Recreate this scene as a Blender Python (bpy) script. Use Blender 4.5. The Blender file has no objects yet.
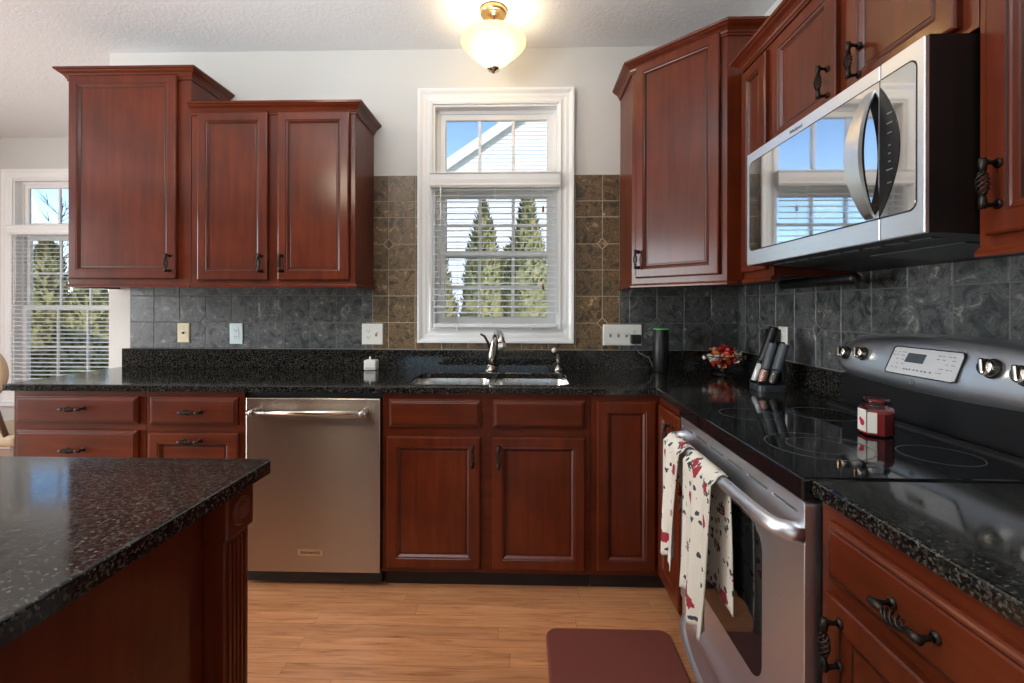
import bpy, bmesh, math, random
from mathutils import Vector, Matrix
random.seed(7)
scene = bpy.context.scene
COL = scene.collection
PI = math.pi

# ------------------------------------------------------------------ camera
FPX, CY, YAW, ROLL, CAM_H = 464.9, 307.6, 0.026325, 0.00199, 1.2646
cam_d = bpy.data.cameras.new('camera')
cam = bpy.data.objects.new('camera', cam_d); COL.objects.link(cam)
cam_d.sensor_fit = 'HORIZONTAL'; cam_d.sensor_width = 36.0
cam_d.lens = 36.0 * FPX / 1024.0
cam_d.shift_y = -(341.5 - CY) / 1024.0
cam_d.clip_start = 0.02; cam_d.clip_end = 200
cam.matrix_world = Matrix.Translation((0, 0, CAM_H)) @ Matrix.Rotation(YAW, 4, 'Z') @ Matrix.Rotation(PI/2, 4, 'X') @ Matrix.Rotation(ROLL, 4, 'Z')
scene.camera = cam

# ------------------------------------------------------------------ view, world, sun, added fill lights
scene.view_settings.view_transform = 'Standard'
scene.view_settings.look = 'None'
scene.view_settings.exposure = 0.0
scene.view_settings.gamma = 1.0
scene.view_settings.use_curve_mapping = False
scene.cycles.max_bounces = 8
scene.cycles.diffuse_bounces = 4
scene.cycles.glossy_bounces = 4
scene.cycles.transmission_bounces = 6
scene.cycles.transparent_max_bounces = 12
scene.cycles.caustics_reflective = False
scene.cycles.caustics_refractive = False
scene.cycles.sample_clamp_indirect = 6.0

world = bpy.data.worlds.new('world'); scene.world = world
world.use_nodes = True
wn = world.node_tree; bg = wn.nodes['Background']
sky = wn.nodes.new('ShaderNodeTexSky'); sky.sky_type = 'NISHITA'
sky.sun_disc = False; sky.sun_elevation = math.radians(42); sky.sun_rotation = math.radians(120)
sky.air_density = 1.0; sky.dust_density = 0.0; sky.ozone_density = 4.0
wn.links.new(sky.outputs[0], bg.inputs[0]); bg.inputs[1].default_value = 0.30

def lamp_object(name, kind, loc, rot, energy, color, **kw):
    d = bpy.data.lights.new(name, kind); d.energy = energy; d.color = color
    for k, v in kw.items(): setattr(d, k, v)
    o = bpy.data.objects.new(name, d); COL.objects.link(o)
    o.location = loc; o.rotation_euler = rot
    return o
sun_dir = Vector((-0.45, 0.70, -0.55))
sun = lamp_object('sun', 'SUN', (0, 0, 20), (0, 0, 0), 3.7, (1, .97, .93), angle=0.01)
sun.rotation_euler = sun_dir.to_track_quat('-Z', 'Y').to_euler()
# added fill areas outside two unseen wall openings, behind the camera and left
lamp_object('fill_behind_camera', 'AREA', (-0.9, -3.3, 1.45), (PI/2, 0, 0), 5, (1, .98, .96), shape='RECTANGLE', size=2.7, size_y=1.9)
lamp_object('fill_left_side', 'AREA', (-5.62, 0.50, 1.35), (PI/2, 0, -PI/2), 185, (.95, .98, 1), shape='RECTANGLE', size=2.1, size_y=2.1)
# out of frame: ceiling light over the island, then two added fill lights
lamp_object('island_ceiling_light', 'POINT', (-1.75, 0.25, 2.45), (0, 0, 0), 24, (1, .84, .62), shadow_soft_size=.16)
lamp_object('ceiling_fill_up', 'AREA', (-0.95, 0.55, 1.95), (PI, 0, 0), 74, (.88, .94, 1), shape='DISK', size=.9)  # added up-facing fill that brightens the ceiling
lamp_object('dining_fill_point', 'POINT', (-3.9, 1.3, 1.85), (0, 0, 0), 8, (1, .97, .93), shadow_soft_size=.2)  # added point fill for the dining side and its ceiling

# ------------------------------------------------------------------ dimensions
D, W, ZC = 2.698, 1.229, 2.77       # back wall y, right wall x, ceiling z
CT = 0.914                          # counter top height

# ------------------------------------------------------------------ mesh helpers
class MB:
    def __init__(self): self.bm = bmesh.new()
    def box(self, x0, x1, y0, y1, z0, z1, bev=0.0, M=None, seg=2):
        t = bmesh.new()
        vs = [t.verts.new(p) for p in ((x0,y0,z0),(x1,y0,z0),(x1,y1,z0),(x0,y1,z0),(x0,y0,z1),(x1,y0,z1),(x1,y1,z1),(x0,y1,z1))]
        for f in ((3,2,1,0),(4,5,6,7),(0,1,5,4),(1,2,6,5),(2,3,7,6),(3,0,4,7)): t.faces.new([vs[i] for i in f])
        if bev > 0: bmesh.ops.bevel(t, geom=t.edges[:], offset=bev, segments=seg, affect='EDGES', profile=0.5)
        self.join(t, M); return self
    def join(self, t, M=None, smooth=False):
        if M is not None: t.transform(M)
        if smooth:
            for f in t.faces: f.smooth = True
        m = bpy.data.meshes.new('tmp'); t.to_mesh(m); t.free()
        self.bm.from_mesh(m); bpy.data.meshes.remove(m)
    def tube(self, pts, r, seg=8, M=None, cap=True):
        t = bmesh.new(); pts = [Vector(p) for p in pts]; n = len(pts)
        rs = r if isinstance(r, (list, tuple)) else [r]*n
        rings = []; up = None
        for i, p in enumerate(pts):
            d = (pts[min(i+1, n-1)] - pts[max(i-1, 0)]).normalized()
            if up is None:
                up = Vector((0,0,1)) if abs(d.z) < .9 else Vector((1,0,0))
            a = d.cross(up).normalized(); b = a.cross(d).normalized(); up = b
            rings.append([t.verts.new(p + (a*math.cos(2*PI*k/seg) + b*math.sin(2*PI*k/seg))*rs[i]) for k in range(seg)])
        for i in range(n-1):
            for k in range(seg):
                t.faces.new((rings[i][k], rings[i][(k+1)%seg], rings[i+1][(k+1)%seg], rings[i+1][k]))
        if cap:
            t.faces.new(rings[0][::-1]); t.faces.new(rings[-1])
        bmesh.ops.recalc_face_normals(t, faces=t.faces[:])
        self.join(t, M, True); return self
    def lathe(self, prof, seg=32, M=None, closed=False, scale=(1,1)):
        t = bmesh.new(); rings = []
        for r, z in prof:
            if r < 1e-6: rings.append([t.verts.new((0,0,z))])
            else: rings.append([t.verts.new((r*scale[0]*math.cos(2*PI*k/seg), r*scale[1]*math.sin(2*PI*k/seg), z)) for k in range(seg)])
        for a, b in zip(rings, rings[1:]):
            for k in range(seg):
                q = [a[k % len(a)], a[(k+1) % len(a)], b[(k+1) % len(b)], b[k % len(b)]]
                u = []
                for v in q:
                    if v not in u: u.append(v)
                if len(u) > 2: t.faces.new(u)
        bmesh.ops.recalc_face_normals(t, faces=t.faces[:])
        self.join(t, M, True); return self
    def poly(self, outline, holes, z0, z1, M=None, bev=0.0, bevseg=2):
        """flat polygon with holes in XY, extruded z0..z1; top edges bevelled"""
        t = bmesh.new(); es = []
        for loop in [outline] + list(holes):
            vs = [t.verts.new((p[0], p[1], z1)) for p in loop]
            es += [t.edges.new((vs[i], vs[(i+1) % len(vs)])) for i in range(len(vs))]
        r = bmesh.ops.triangle_fill(t, use_beauty=True, use_dissolve=False, edges=es)
        bmesh.ops.recalc_face_normals(t, faces=t.faces[:])
        if t.faces and t.faces[:][0].normal.z < 0: bmesh.ops.reverse_faces(t, faces=t.faces[:])
        top = t.faces[:]
        bound = [e for e in t.edges if len(e.link_faces) == 1]
        ex = bmesh.ops.extrude_face_region(t, geom=top)
        nv = [v for v in ex['geom'] if isinstance(v, bmesh.types.BMVert)]
        # extruded copy becomes the top; originals move down
        nvs = set(nv)
        for v in t.verts:
            v.co.z = z1 if v in nvs else z0
        bmesh.ops.recalc_face_normals(t, faces=t.faces[:])
        if bev > 0:
            be = []
            for e in t.edges:
                if len(e.link_faces) == 2:
                    a, b = e.link_faces
                    if abs(abs(a.normal.dot(b.normal))) < .3 and e.verts[0].co.z > z1-1e-6 and e.verts[1].co.z > z1-1e-6: be.append(e)
            bmesh.ops.bevel(t, geom=be, offset=bev, segments=bevseg, affect='EDGES', profile=.5)
        self.join(t, M); return self
    def rings_rect(self, w, h, rings, M=None, glaze=()):
        """a panel in local XZ, facing -Y: rings = [(inset, y)], last ring is closed by a face"""
        t = bmesh.new(); loops = []
        for s, y in rings:
            loops.append([t.verts.new(p) for p in ((s,y,s),(w-s,y,s),(w-s,y,h-s),(s,y,h-s))])
        for i, (a, b) in enumerate(zip(loops, loops[1:])):
            for k in range(4):
                f = t.faces.new((a[k], a[(k+1)%4], b[(k+1)%4], b[k]))
                if i in glaze: f.material_index = 1
        t.faces.new(loops[-1]); t.faces.new(loops[0][::-1])
        bmesh.ops.recalc_face_normals(t, faces=t.faces[:])
        self.join(t, M); return self
    def sweep(self, prof, path, closed=False, mapf=None, M=None):
        """prof [(d,h)] swept along a flat path; d goes to the path's right side"""
        t = bmesh.new(); n = len(path); P = [Vector(p) for p in path]; rings = []
        def rn(a, b):
            d = (b-a).normalized(); return Vector((d.y, -d.x))
        for i in range(n):
            ns = []
            if closed or i > 0: ns.append(rn(P[i-1], P[i]))
            if closed or i < n-1: ns.append(rn(P[i], P[(i+1) % n]))
            m = ns[0] if len(ns) == 1 else (ns[0]+ns[1]) / (1 + ns[0].dot(ns[1]))
            ring = []
            for d, h in prof:
                q = P[i] + m*d
                ring.append(t.verts.new(mapf(q.x, q.y, h) if mapf else (q.x, q.y, h)))
            rings.append(ring)
        k = len(prof)
        for i in range(n if closed else n-1):
            a, b = rings[i], rings[(i+1) % n]
            for j in range(k): t.faces.new((a[j], a[(j+1)%k], b[(j+1)%k], b[j]))
        if not closed:
            t.faces.new(rings[0][::-1]); t.faces.new(rings[-1])
        bmesh.ops.recalc_face_normals(t, faces=t.faces[:])
        self.join(t, M); return self

def world_loc(o):
    v = Vector((0,0,0))
    while o is not None:
        v += o.location; o = o.parent
    return v
def obj(name, mb, mat, parent=None, loc=None):
    """one mesh object; the builder's coordinates are world coordinates"""
    m = bpy.data.meshes.new(name); bm = mb.bm if isinstance(mb, MB) else mb
    off = world_loc(parent) if parent else Vector(loc or (0,0,0))
    if off.length > 0: bm.transform(Matrix.Translation(-off))
    bm.to_mesh(m); bm.free()
    o = bpy.data.objects.new(name, m); COL.objects.link(o)
    for x in (mat if isinstance(mat, (list, tuple)) else [mat]): m.materials.append(x)
    if parent: o.parent = parent
    elif loc: o.location = loc
    return o
def tag(o, label, cat, group=None, kind=None):
    o['label'] = label; o['category'] = cat
    if group: o['group'] = group
    if kind: o['kind'] = kind
    return o
def thing(name, label, cat, loc=(0,0,0), group=None):
    o = bpy.data.objects.new(name, None); COL.objects.link(o); o.location = loc
    o.empty_display_size = .1
    return tag(o, label, cat, group)
def struct(name, mb, mat, parent=None):
    o = obj(name, mb, mat, parent)
    if parent is None: o['kind'] = 'structure'
    return o
def struct_root(name, loc):
    o = bpy.data.objects.new(name, None); COL.objects.link(o); o.location = loc; o['kind'] = 'structure'; return o
def T(x, y, z): return Matrix.Translation((x, y, z))
def RZ(deg): return Matrix.Rotation(math.radians(deg), 4, 'Z')
def RX(deg): return Matrix.Rotation(math.radians(deg), 4, 'X')
def RY(deg): return Matrix.Rotation(math.radians(deg), 4, 'Y')
def rrect(x0, x1, y0, y1, r, n=6):
    rr = r if isinstance(r, (list, tuple)) else [r]*4    # bl, br, tr, tl
    pts = []
    for (cx, cy, a0), q in zip(((x0,y0,180),(x1,y0,270),(x1,y1,0),(x0,y1,90)), rr):
        sx = 1 if cx == x0 else -1; sy = 1 if cy == y0 else -1
        if q <= 0: pts.append((cx, cy)); continue
        for k in range(n+1):
            a = math.radians(a0 + 90*k/n)
            pts.append((cx + sx*q + q*math.cos(a), cy + sy*q + q*math.sin(a)))
    return pts
def text_mesh(body, size, M, extrude=.0004):
    c = bpy.data.curves.new('t', 'FONT'); c.body = body; c.size = size; c.extrude = extrude; c.align_x = 'CENTER'; c.align_y = 'CENTER'
    o = bpy.data.objects.new('t', c); COL.objects.link(o)
    dg = bpy.context.evaluated_depsgraph_get()
    me = bpy.data.meshes.new_from_object(o.evaluated_get(dg))
    bpy.data.objects.remove(o); bpy.data.curves.remove(c)
    mb = MB(); mb.bm.from_mesh(me); mb.bm.transform(M); bpy.data.meshes.remove(me)
    return mb

# ------------------------------------------------------------------ materials
class N:
    def __init__(self, name):
        self.m = bpy.data.materials.new(name); self.m.use_nodes = True
        self.t = self.m.node_tree; self.b = self.t.nodes['Principled BSDF']; self.out = self.t.nodes['Material Output']
    def n(self, typ, **kw):
        x = self.t.nodes.new(typ)
        for k, v in kw.items(): setattr(x, k, v)
        return x
    def l(self, a, b): self.t.links.new(a, b)
    def obj_coord(self, scale=(1,1,1), rand=False):
        tc = self.n('ShaderNodeTexCoord'); mp = self.n('ShaderNodeMapping'); mp.inputs['Scale'].default_value = scale
        self.l(tc.outputs['Object'], mp.inputs['Vector']); return mp.outputs['Vector']
    def noise(self, vec, scale, detail=4, rough=.55, dist=0):
        x = self.n('ShaderNodeTexNoise'); x.inputs['Scale'].default_value = scale; x.inputs['Detail'].default_value = detail
        x.inputs['Roughness'].default_value = rough; x.inputs['Distortion'].default_value = dist
        if vec is not None: self.l(vec, x.inputs['Vector'])
        return x.outputs['Fac']
    def ramp(self, fac, stops, interp='LINEAR'):
        x = self.n('ShaderNodeValToRGB'); x.color_ramp.interpolation = interp
        e = x.color_ramp.elements
        while len(e) < len(stops): e.new(.5)
        for k, (p, c) in zip(e, stops):
            k.position = p; k.color = (*c, 1) if len(c) == 3 else c
        self.l(fac, x.inputs[0]); return x.outputs['Color']
    def mix(self, fac, a, b, mode='MIX'):
        x = self.n('ShaderNodeMix', data_type='RGBA', blend_type=mode)
        for s, v in ((0, fac), (6, a), (7, b)):
            if hasattr(v, 'node'): self.l(v, x.inputs[s])
            elif s == 0: x.inputs[0].default_value = v
            else: x.inputs[s].default_value = (*v, 1)
        return x.outputs[2]
    def math(self, op, a, b=None):
        x = self.n('ShaderNodeMath', operation=op)
        for i, v in enumerate((a, b)):
            if v is None: continue
            if hasattr(v, 'node'): self.l(v, x.inputs[i])
            else: x.inputs[i].default_value = v
        return x.outputs[0]
    def bump(self, h, strength, dist=.01):
        x = self.n('ShaderNodeBump'); x.inputs['Strength'].default_value = strength; x.inputs['Distance'].default_value = dist
        self.l(h, x.inputs['Height']); self.l(x.outputs[0], self.b.inputs['Normal'])
    def set(self, **kw):
        for k, v in kw.items():
            i = self.b.inputs[k.replace('_', ' ')]
            if hasattr(v, 'node'): self.l(v, i)
            elif isinstance(v, tuple): i.default_value = (*v, 1)
            else: i.default_value = v
        return self
def plain(name, col, rough=.5, metal=0.0, **kw):
    n = N(name); n.set(Base_Color=col, Roughness=rough, Metallic=metal)
    # slight tooth so that no surface is perfectly even
    v = n.obj_coord(); f = n.noise(v, 40, 3)
    r = n.math('MULTIPLY_ADD', f, .08); r.node.inputs[2].default_value = max(rough-.04, 0.0)
    n.l(r, n.b.inputs['Roughness'])
    for k, x in kw.items(): n.set(**{k: x})
    return n.m

def mat_wood(name, axis, dark, mid, light):
    n = N(name)
    sc = {'z': (22, 22, 1.6), 'x': (1.6, 22, 22), 'y': (22, 1.6, 22)}[axis]
    v = n.obj_coord(sc); g = n.noise(v, 1.3, 5, .55, .5)
    v2 = n.obj_coord((2.2, 2.2, 2.2)); b = n.noise(v2, 1.6, 3)
    c = n.ramp(g, [(.25, dark), (.5, mid), (.78, light)])
    c2 = n.ramp(b, [(.3, (.70,.68,.66)), (.7, (1.18,1.16,1.12))])
    c = n.mix(1.0, c, c2, 'MULTIPLY')
    n.set(Base_Color=c, Roughness=.5, Specular_IOR_Level=.1, Coat_Weight=.5, Coat_Roughness=.17)
    n.bump(g, .04, .003)
    return n.m
CH = ((.078,.0112,.0030), (.102,.0160,.0041), (.132,.0235,.0060))
M_GLAZE = plain('dark_glaze', (.020,.0050,.0025), .35)
M_WZ = mat_wood('cherry_upright', 'z', *CH)
M_WX = mat_wood('cherry_across', 'x', *CH)
M_WY = mat_wood('cherry_along', 'y', *CH)

def mat_granite():
    n = N('black_granite'); v = n.obj_coord()
    vo = n.n('ShaderNodeTexVoronoi'); vo.inputs['Scale'].default_value = 250; n.l(v, vo.inputs['Vector'])
    sc = n.n('ShaderNodeSeparateColor'); n.l(vo.outputs['Color'], sc.inputs[0])
    a = n.noise(v, 165, 4, .7)
    s = n.math('ADD', n.math('MULTIPLY', a, .6), n.math('MULTIPLY', sc.outputs[0], .4))
    c = n.ramp(s, [(.40, (.004,.004,.0045)), (.53, (.010,.010,.010)), (.63, (.036,.034,.028)), (.78, (.095,.088,.070))])
    r = n.math('MULTIPLY_ADD', sc.outputs[1], .07); r.node.inputs[2].default_value = .035
    n.set(Base_Color=c, Roughness=r, IOR=1.52)
    n.bump(s, .055, .0012)
    return n.m
M_GR = mat_granite()

def mat_steel(name, axis, rough=.27, col=(.60,.59,.58), aniso=.75):
    n = N(name); v = n.obj_coord({'x': (1, 60, 60), 'y': (60, 1, 60), 'z': (60, 60, 1)}[axis]); f = n.noise(v, 3, 2)
    c = n.mix(f, tuple(x*.97 for x in col), tuple(min(1, x*1.03) for x in col))
    n.set(Base_Color=c, Metallic=1.0, Roughness=rough, Anisotropic=aniso, Anisotropic_Rotation=.25)
    tg = n.n('ShaderNodeTangent', direction_type='RADIAL', axis='Z'); n.l(tg.outputs[0], n.b.inputs['Tangent'])
    return n.m
M_STX = mat_steel('brushed_steel_x', 'x', .26, (.46,.40,.345), 1.0); M_STY = mat_steel('brushed_steel_y', 'y', .40, (.86,.89,.93), .3); M_STZ = mat_steel('brushed_steel_z', 'z')
M_CHROME = plain('satin_nickel', (.62,.58,.52), .2, 1.0)
M_BRONZE = plain('dark_bronze', (.03,.024,.02), .38, .75)
M_BLACK = plain('black_enamel', (.005,.005,.0055), .42)
M_BLACKM = plain('black_plastic', (.006,.006,.0065), .42)
M_GREYP = plain('grey_plastic', (.075,.085,.10), .4)
M_WHITE = plain('white_paint', (.87,.88,.885), .32)
M_WPLASTIC = plain('white_plastic', (.82,.82,.78), .3)
M_IVORY = plain('ivory_plastic', (.72,.62,.42), .35)
M_HOLE = plain('dark_slot', (.02,.018,.015), .6)

def mat_wall():
    n = N('wall_paint'); v = n.obj_coord(); f = n.noise(v, 160, 4)
    n.set(Base_Color=(.635,.635,.615), Roughness=.75); n.bump(f, .05, .002); return n.m
def mat_ceiling():
    n = N('textured_ceiling'); v = n.obj_coord(); f = n.noise(v, 55, 5, .65, .4)
    h = n.ramp(f, [(.42, (0,0,0)), (.62, (1,1,1))])
    n.set(Base_Color=(.80,.82,.83), Roughness=.85); n.bump(h, .2, .005); return n.m
M_BOUNCE_CUT = plain('bounce_cut_dark', (.11,.085,.07), .7); M_WALL = mat_wall(); M_CEIL = mat_ceiling()  # first one darkens the unseen walls to cut bounce light

def mat_floor():
    n = N('oak_strip_floor'); tc = n.n('ShaderNodeTexCoord'); sp = n.n('ShaderNodeSeparateXYZ'); n.l(tc.outputs['Object'], sp.inputs[0])
    ry = n.math('DIVIDE', sp.outputs['Y'], .068); row = n.math('FLOOR', ry); fy = n.math('FRACT', ry)
    w1 = n.n('ShaderNodeTexWhiteNoise', noise_dimensions='1D'); n.l(row, w1.inputs['W'])
    rx = n.math('ADD', n.math('DIVIDE', sp.outputs['X'], 1.05), n.math('MULTIPLY', w1.outputs['Value'], 7.3))
    cx = n.math('FLOOR', rx); fx = n.math('FRACT', rx)
    cb = n.n('ShaderNodeCombineXYZ'); n.l(row, cb.inputs[0]); n.l(cx, cb.inputs[1])
    w2 = n.n('ShaderNodeTexWhiteNoise', noise_dimensions='2D'); n.l(cb.outputs[0], w2.inputs['Vector'])
    mp = n.n('ShaderNodeMapping'); mp.inputs['Scale'].default_value = (1.3, 17, 1)
    ad = n.n('ShaderNodeVectorMath', operation='MULTIPLY_ADD'); n.l(w2.outputs['Color'], ad.inputs[0]); ad.inputs[1].default_value = (9,9,9); n.l(tc.outputs['Object'], ad.inputs[2])
    n.l(ad.outputs[0], mp.inputs['Vector'])
    g = n.noise(mp.outputs[0], 3.0, 8, .65, .9)
    c = n.ramp(g, [(.30, (.30,.112,.042)), (.46, (.485,.205,.088)), (.70, (.60,.285,.135))])
    tone = n.ramp(w2.outputs['Value'], [(0, (.86,.84,.82)), (1, (1.08,1.07,1.05))])
    c = n.mix(1, c, tone, 'MULTIPLY')
    e = n.math('MINIMUM', n.math('MINIMUM', fy, n.math('SUBTRACT', 1.0, fy)), n.math('MULTIPLY', n.math('MINIMUM', fx, n.math('SUBTRACT', 1.0, fx)), 15))
    s = n.ramp(e, [(.0, (.55,.55,.55)), (.028, (1,1,1))])
    c = n.mix(1, c, s, 'MULTIPLY')
    n.set(Base_Color=c, Roughness=.33, Coat_Weight=.2, Coat_Roughness=.2); n.bump(s, .15, .001); return n.m
M_FLOOR = mat_floor()

def mat_slate(name, grey):
    n = N(name); v = n.obj_coord()
    geo = n.n('ShaderNodeNewGeometry'); isl = geo.outputs['Random Per Island']
    off = n.n('ShaderNodeVectorMath', operation='MULTIPLY_ADD'); cb = n.n('ShaderNodeCombineXYZ')
    for k in range(3): n.l(isl, cb.inputs[k])
    n.l(cb.outputs[0], off.inputs[0]); off.inputs[1].default_value = (31, 17, 23); n.l(v, off.inputs[2])
    a = n.noise(off.outputs[0], 13, 10, .72, 1.6); b = n.noise(off.outputs[0], 60, 5, .7, 1.5); big = n.noise(off.outputs[0], 7, 4, .6, 1.0)
    if grey: stops = [(.36, (.022,.026,.030)), (.46, (.060,.068,.074)), (.50, (.13,.14,.145)), (.53, (.066,.073,.078)), (.59, (.14,.15,.152)), (.66, (.34,.34,.33))]
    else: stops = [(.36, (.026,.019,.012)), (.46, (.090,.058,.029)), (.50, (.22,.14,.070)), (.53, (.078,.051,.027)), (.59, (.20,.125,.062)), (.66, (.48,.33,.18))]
    c = n.ramp(a, stops)
    tone = n.ramp(n.math('ADD', n.math('MULTIPLY', big, .8), n.math('MULTIPLY', isl, .3)), [(.35, (.70,.68,.66)), (.75, (1.25,1.2,1.15))])
    c2 = n.ramp(b, [(.35, (.65,.65,.65)), (.65, (1.3,1.3,1.3))])
    n.set(Base_Color=n.mix(1, n.mix(1, c, tone, 'MULTIPLY'), c2, 'MULTIPLY'), Roughness=.36); n.bump(a, .25, .004); return n.m
M_SLATE = mat_slate('grey_slate_tile', True); M_SLATE_LAMPLIT = mat_slate('slate_tile_lamp_tint', False)  # window-zone copy of the same slate with warm lamp light in its colour
M_GROUT = plain('grey_tile_grout', (.155,.16,.16), .85); M_GROUT_LAMPLIT = plain('tile_grout_lamp_tint', (.40,.33,.23), .85)  # second grout has the same lamp warmth painted in

def mat_pane():
    n = N('window_glass'); n.t.nodes.remove(n.b)
    tr = n.n('ShaderNodeBsdfTransparent'); gl = n.n('ShaderNodeBsdfGlossy'); gl.inputs['Roughness'].default_value = .02
    mx = n.n('ShaderNodeMixShader'); fr = n.n('ShaderNodeFresnel'); fr.inputs['IOR'].default_value = 1.25
    tr.inputs['Color'].default_value = (.97,.98,.98,1)
    n.l(fr.outputs[0], mx.inputs[0]); n.l(tr.outputs[0], mx.inputs[1]); n.l(gl.outputs[0], mx.inputs[2]); n.l(mx.outputs[0], n.out.inputs[0]); return n.m
M_PANE = mat_pane()
def mat_jarglass():
    n = N('clear_glass'); n.t.nodes.remove(n.b)
    tr = n.n('ShaderNodeBsdfTransparent'); gl = n.n('ShaderNodeBsdfGlossy'); gl.inputs['Roughness'].default_value = .03
    mx = n.n('ShaderNodeMixShader'); fr = n.n('ShaderNodeFresnel'); fr.inputs['IOR'].default_value = 1.5
    tr.inputs['Color'].default_value = (.93,.95,.95,1)
    n.l(fr.outputs[0], mx.inputs[0]); n.l(tr.outputs[0], mx.inputs[1]); n.l(gl.outputs[0], mx.inputs[2]); n.l(mx.outputs[0], n.out.inputs[0]); return n.m
M_GLASS = mat_jarglass()
M_MIRROR = plain('mirrored_door_glass', (.62,.62,.62), .03, 1.0)
M_COOK = plain('black_ceramic_glass', (.006,.006,.007), .05, 0.0, IOR=1.6)
M_OVENGLASS = plain('dark_oven_glass', (.010,.010,.011), .05, 0.0, IOR=1.7)
M_RINGLINE = plain('printed_burner_line', (.065,.065,.065), .35)

# =================================================================== ROOM SHELL
XL, YF, YD, XE = -5.5, -3.2, 4.03, -2.467    # dining side wall, wall behind the camera, dining end wall, end of kitchen wall
b = MB(); b.poly([(XL-.15,YF-.15),(W+.15,YF-.15),(W+.15,D+.15),(XE+.14,D+.15),(XE+.14,YD+.15),(XL-.15,YD+.15)], [], -.12, 0)
struct('floor', b, M_FLOOR)
b = MB(); b.poly([(XL-.15,YF-.15),(W+.15,YF-.15),(W+.15,D+.15),(XE+.14,D+.15),(XE+.14,YD+.15),(XL-.15,YD+.15)], [], ZC, ZC+.12)
struct('ceiling', b, M_CEIL)
def XZ(y0):      # poly local (x, y, z) -> world (x, y0 - z, y): stands upright, top side faces the viewer
    return Matrix(((1,0,0,0),(0,0,-1,y0),(0,1,0,0),(0,0,0,1)))
def YZ(x0):      # poly local (x, y, z) -> world (x0 + z, x, y)
    return Matrix(((0,0,1,x0),(1,0,0,0),(0,1,0,0),(0,0,0,1)))
WX0, WX1, WZ0, WZ1 = -.534, .199, 1.145, 2.445
b = MB(); b.poly([(XE,0),(W+.15,0),(W+.15,ZC),(XE,ZC)], [[(WX0,WZ0),(WX1,WZ0),(WX1,WZ1),(WX0,WZ1)]], -.15, 0, XZ(D))
struct('wall_back', b, M_WALL)
b = MB(); b.poly([(YF,0),(D,0),(D,ZC),(YF,ZC)], [], 0, .15, YZ(W)); struct('wall_right', b, M_WALL)
FX0, FX1, FZ0, FZ1 = -4.56, -3.60, .50, 2.40
b = MB(); b.poly([(XL,0),(XE,0),(XE,ZC),(XL,ZC)], [[(FX0,FZ0),(FX1,FZ0),(FX1,FZ1),(FX0,FZ1)]], -.15, 0, XZ(YD)); struct('wall_dining', b, M_WALL)
b = MB(); b.box(XE, XE+.14, D+.15, YD+.15, 0, ZC); struct('wall_nook', b, M_WALL)
b = MB(); b.poly([(YF,0),(YD,0),(YD,ZC),(YF,ZC)], [[(-.6,.28),(1.6,.28),(1.6,2.4),(-.6,2.4)]], -.15, 0, YZ(XL)); struct('wall_left', b, M_BOUNCE_CUT)  # unseen opening made for the left fill light
b = MB(); b.poly([(XL,0),(W,0),(W,ZC),(XL,ZC)], [[(-2.25,.48),(.45,.48),(.45,2.42),(-2.25,2.42)]], 0, .15, XZ(YF)); struct('wall_front', b, M_BOUNCE_CUT)  # unseen opening made for the fill light behind the camera
b = MB(); b.box(XL, W, YF-4.2, YF-.20, 2.52, 2.62); struct('sun_block_slab', b, M_WALL)  # added slab out of view, keeps sun out of the rear opening
b = MB(); b.sweep([(0,0),(.014,0),(.014,.10),(.009,.118),(0,.125)], [(XL,YD),(XE,YD)]); struct('baseboard_dining', b, M_WHITE)

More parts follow.
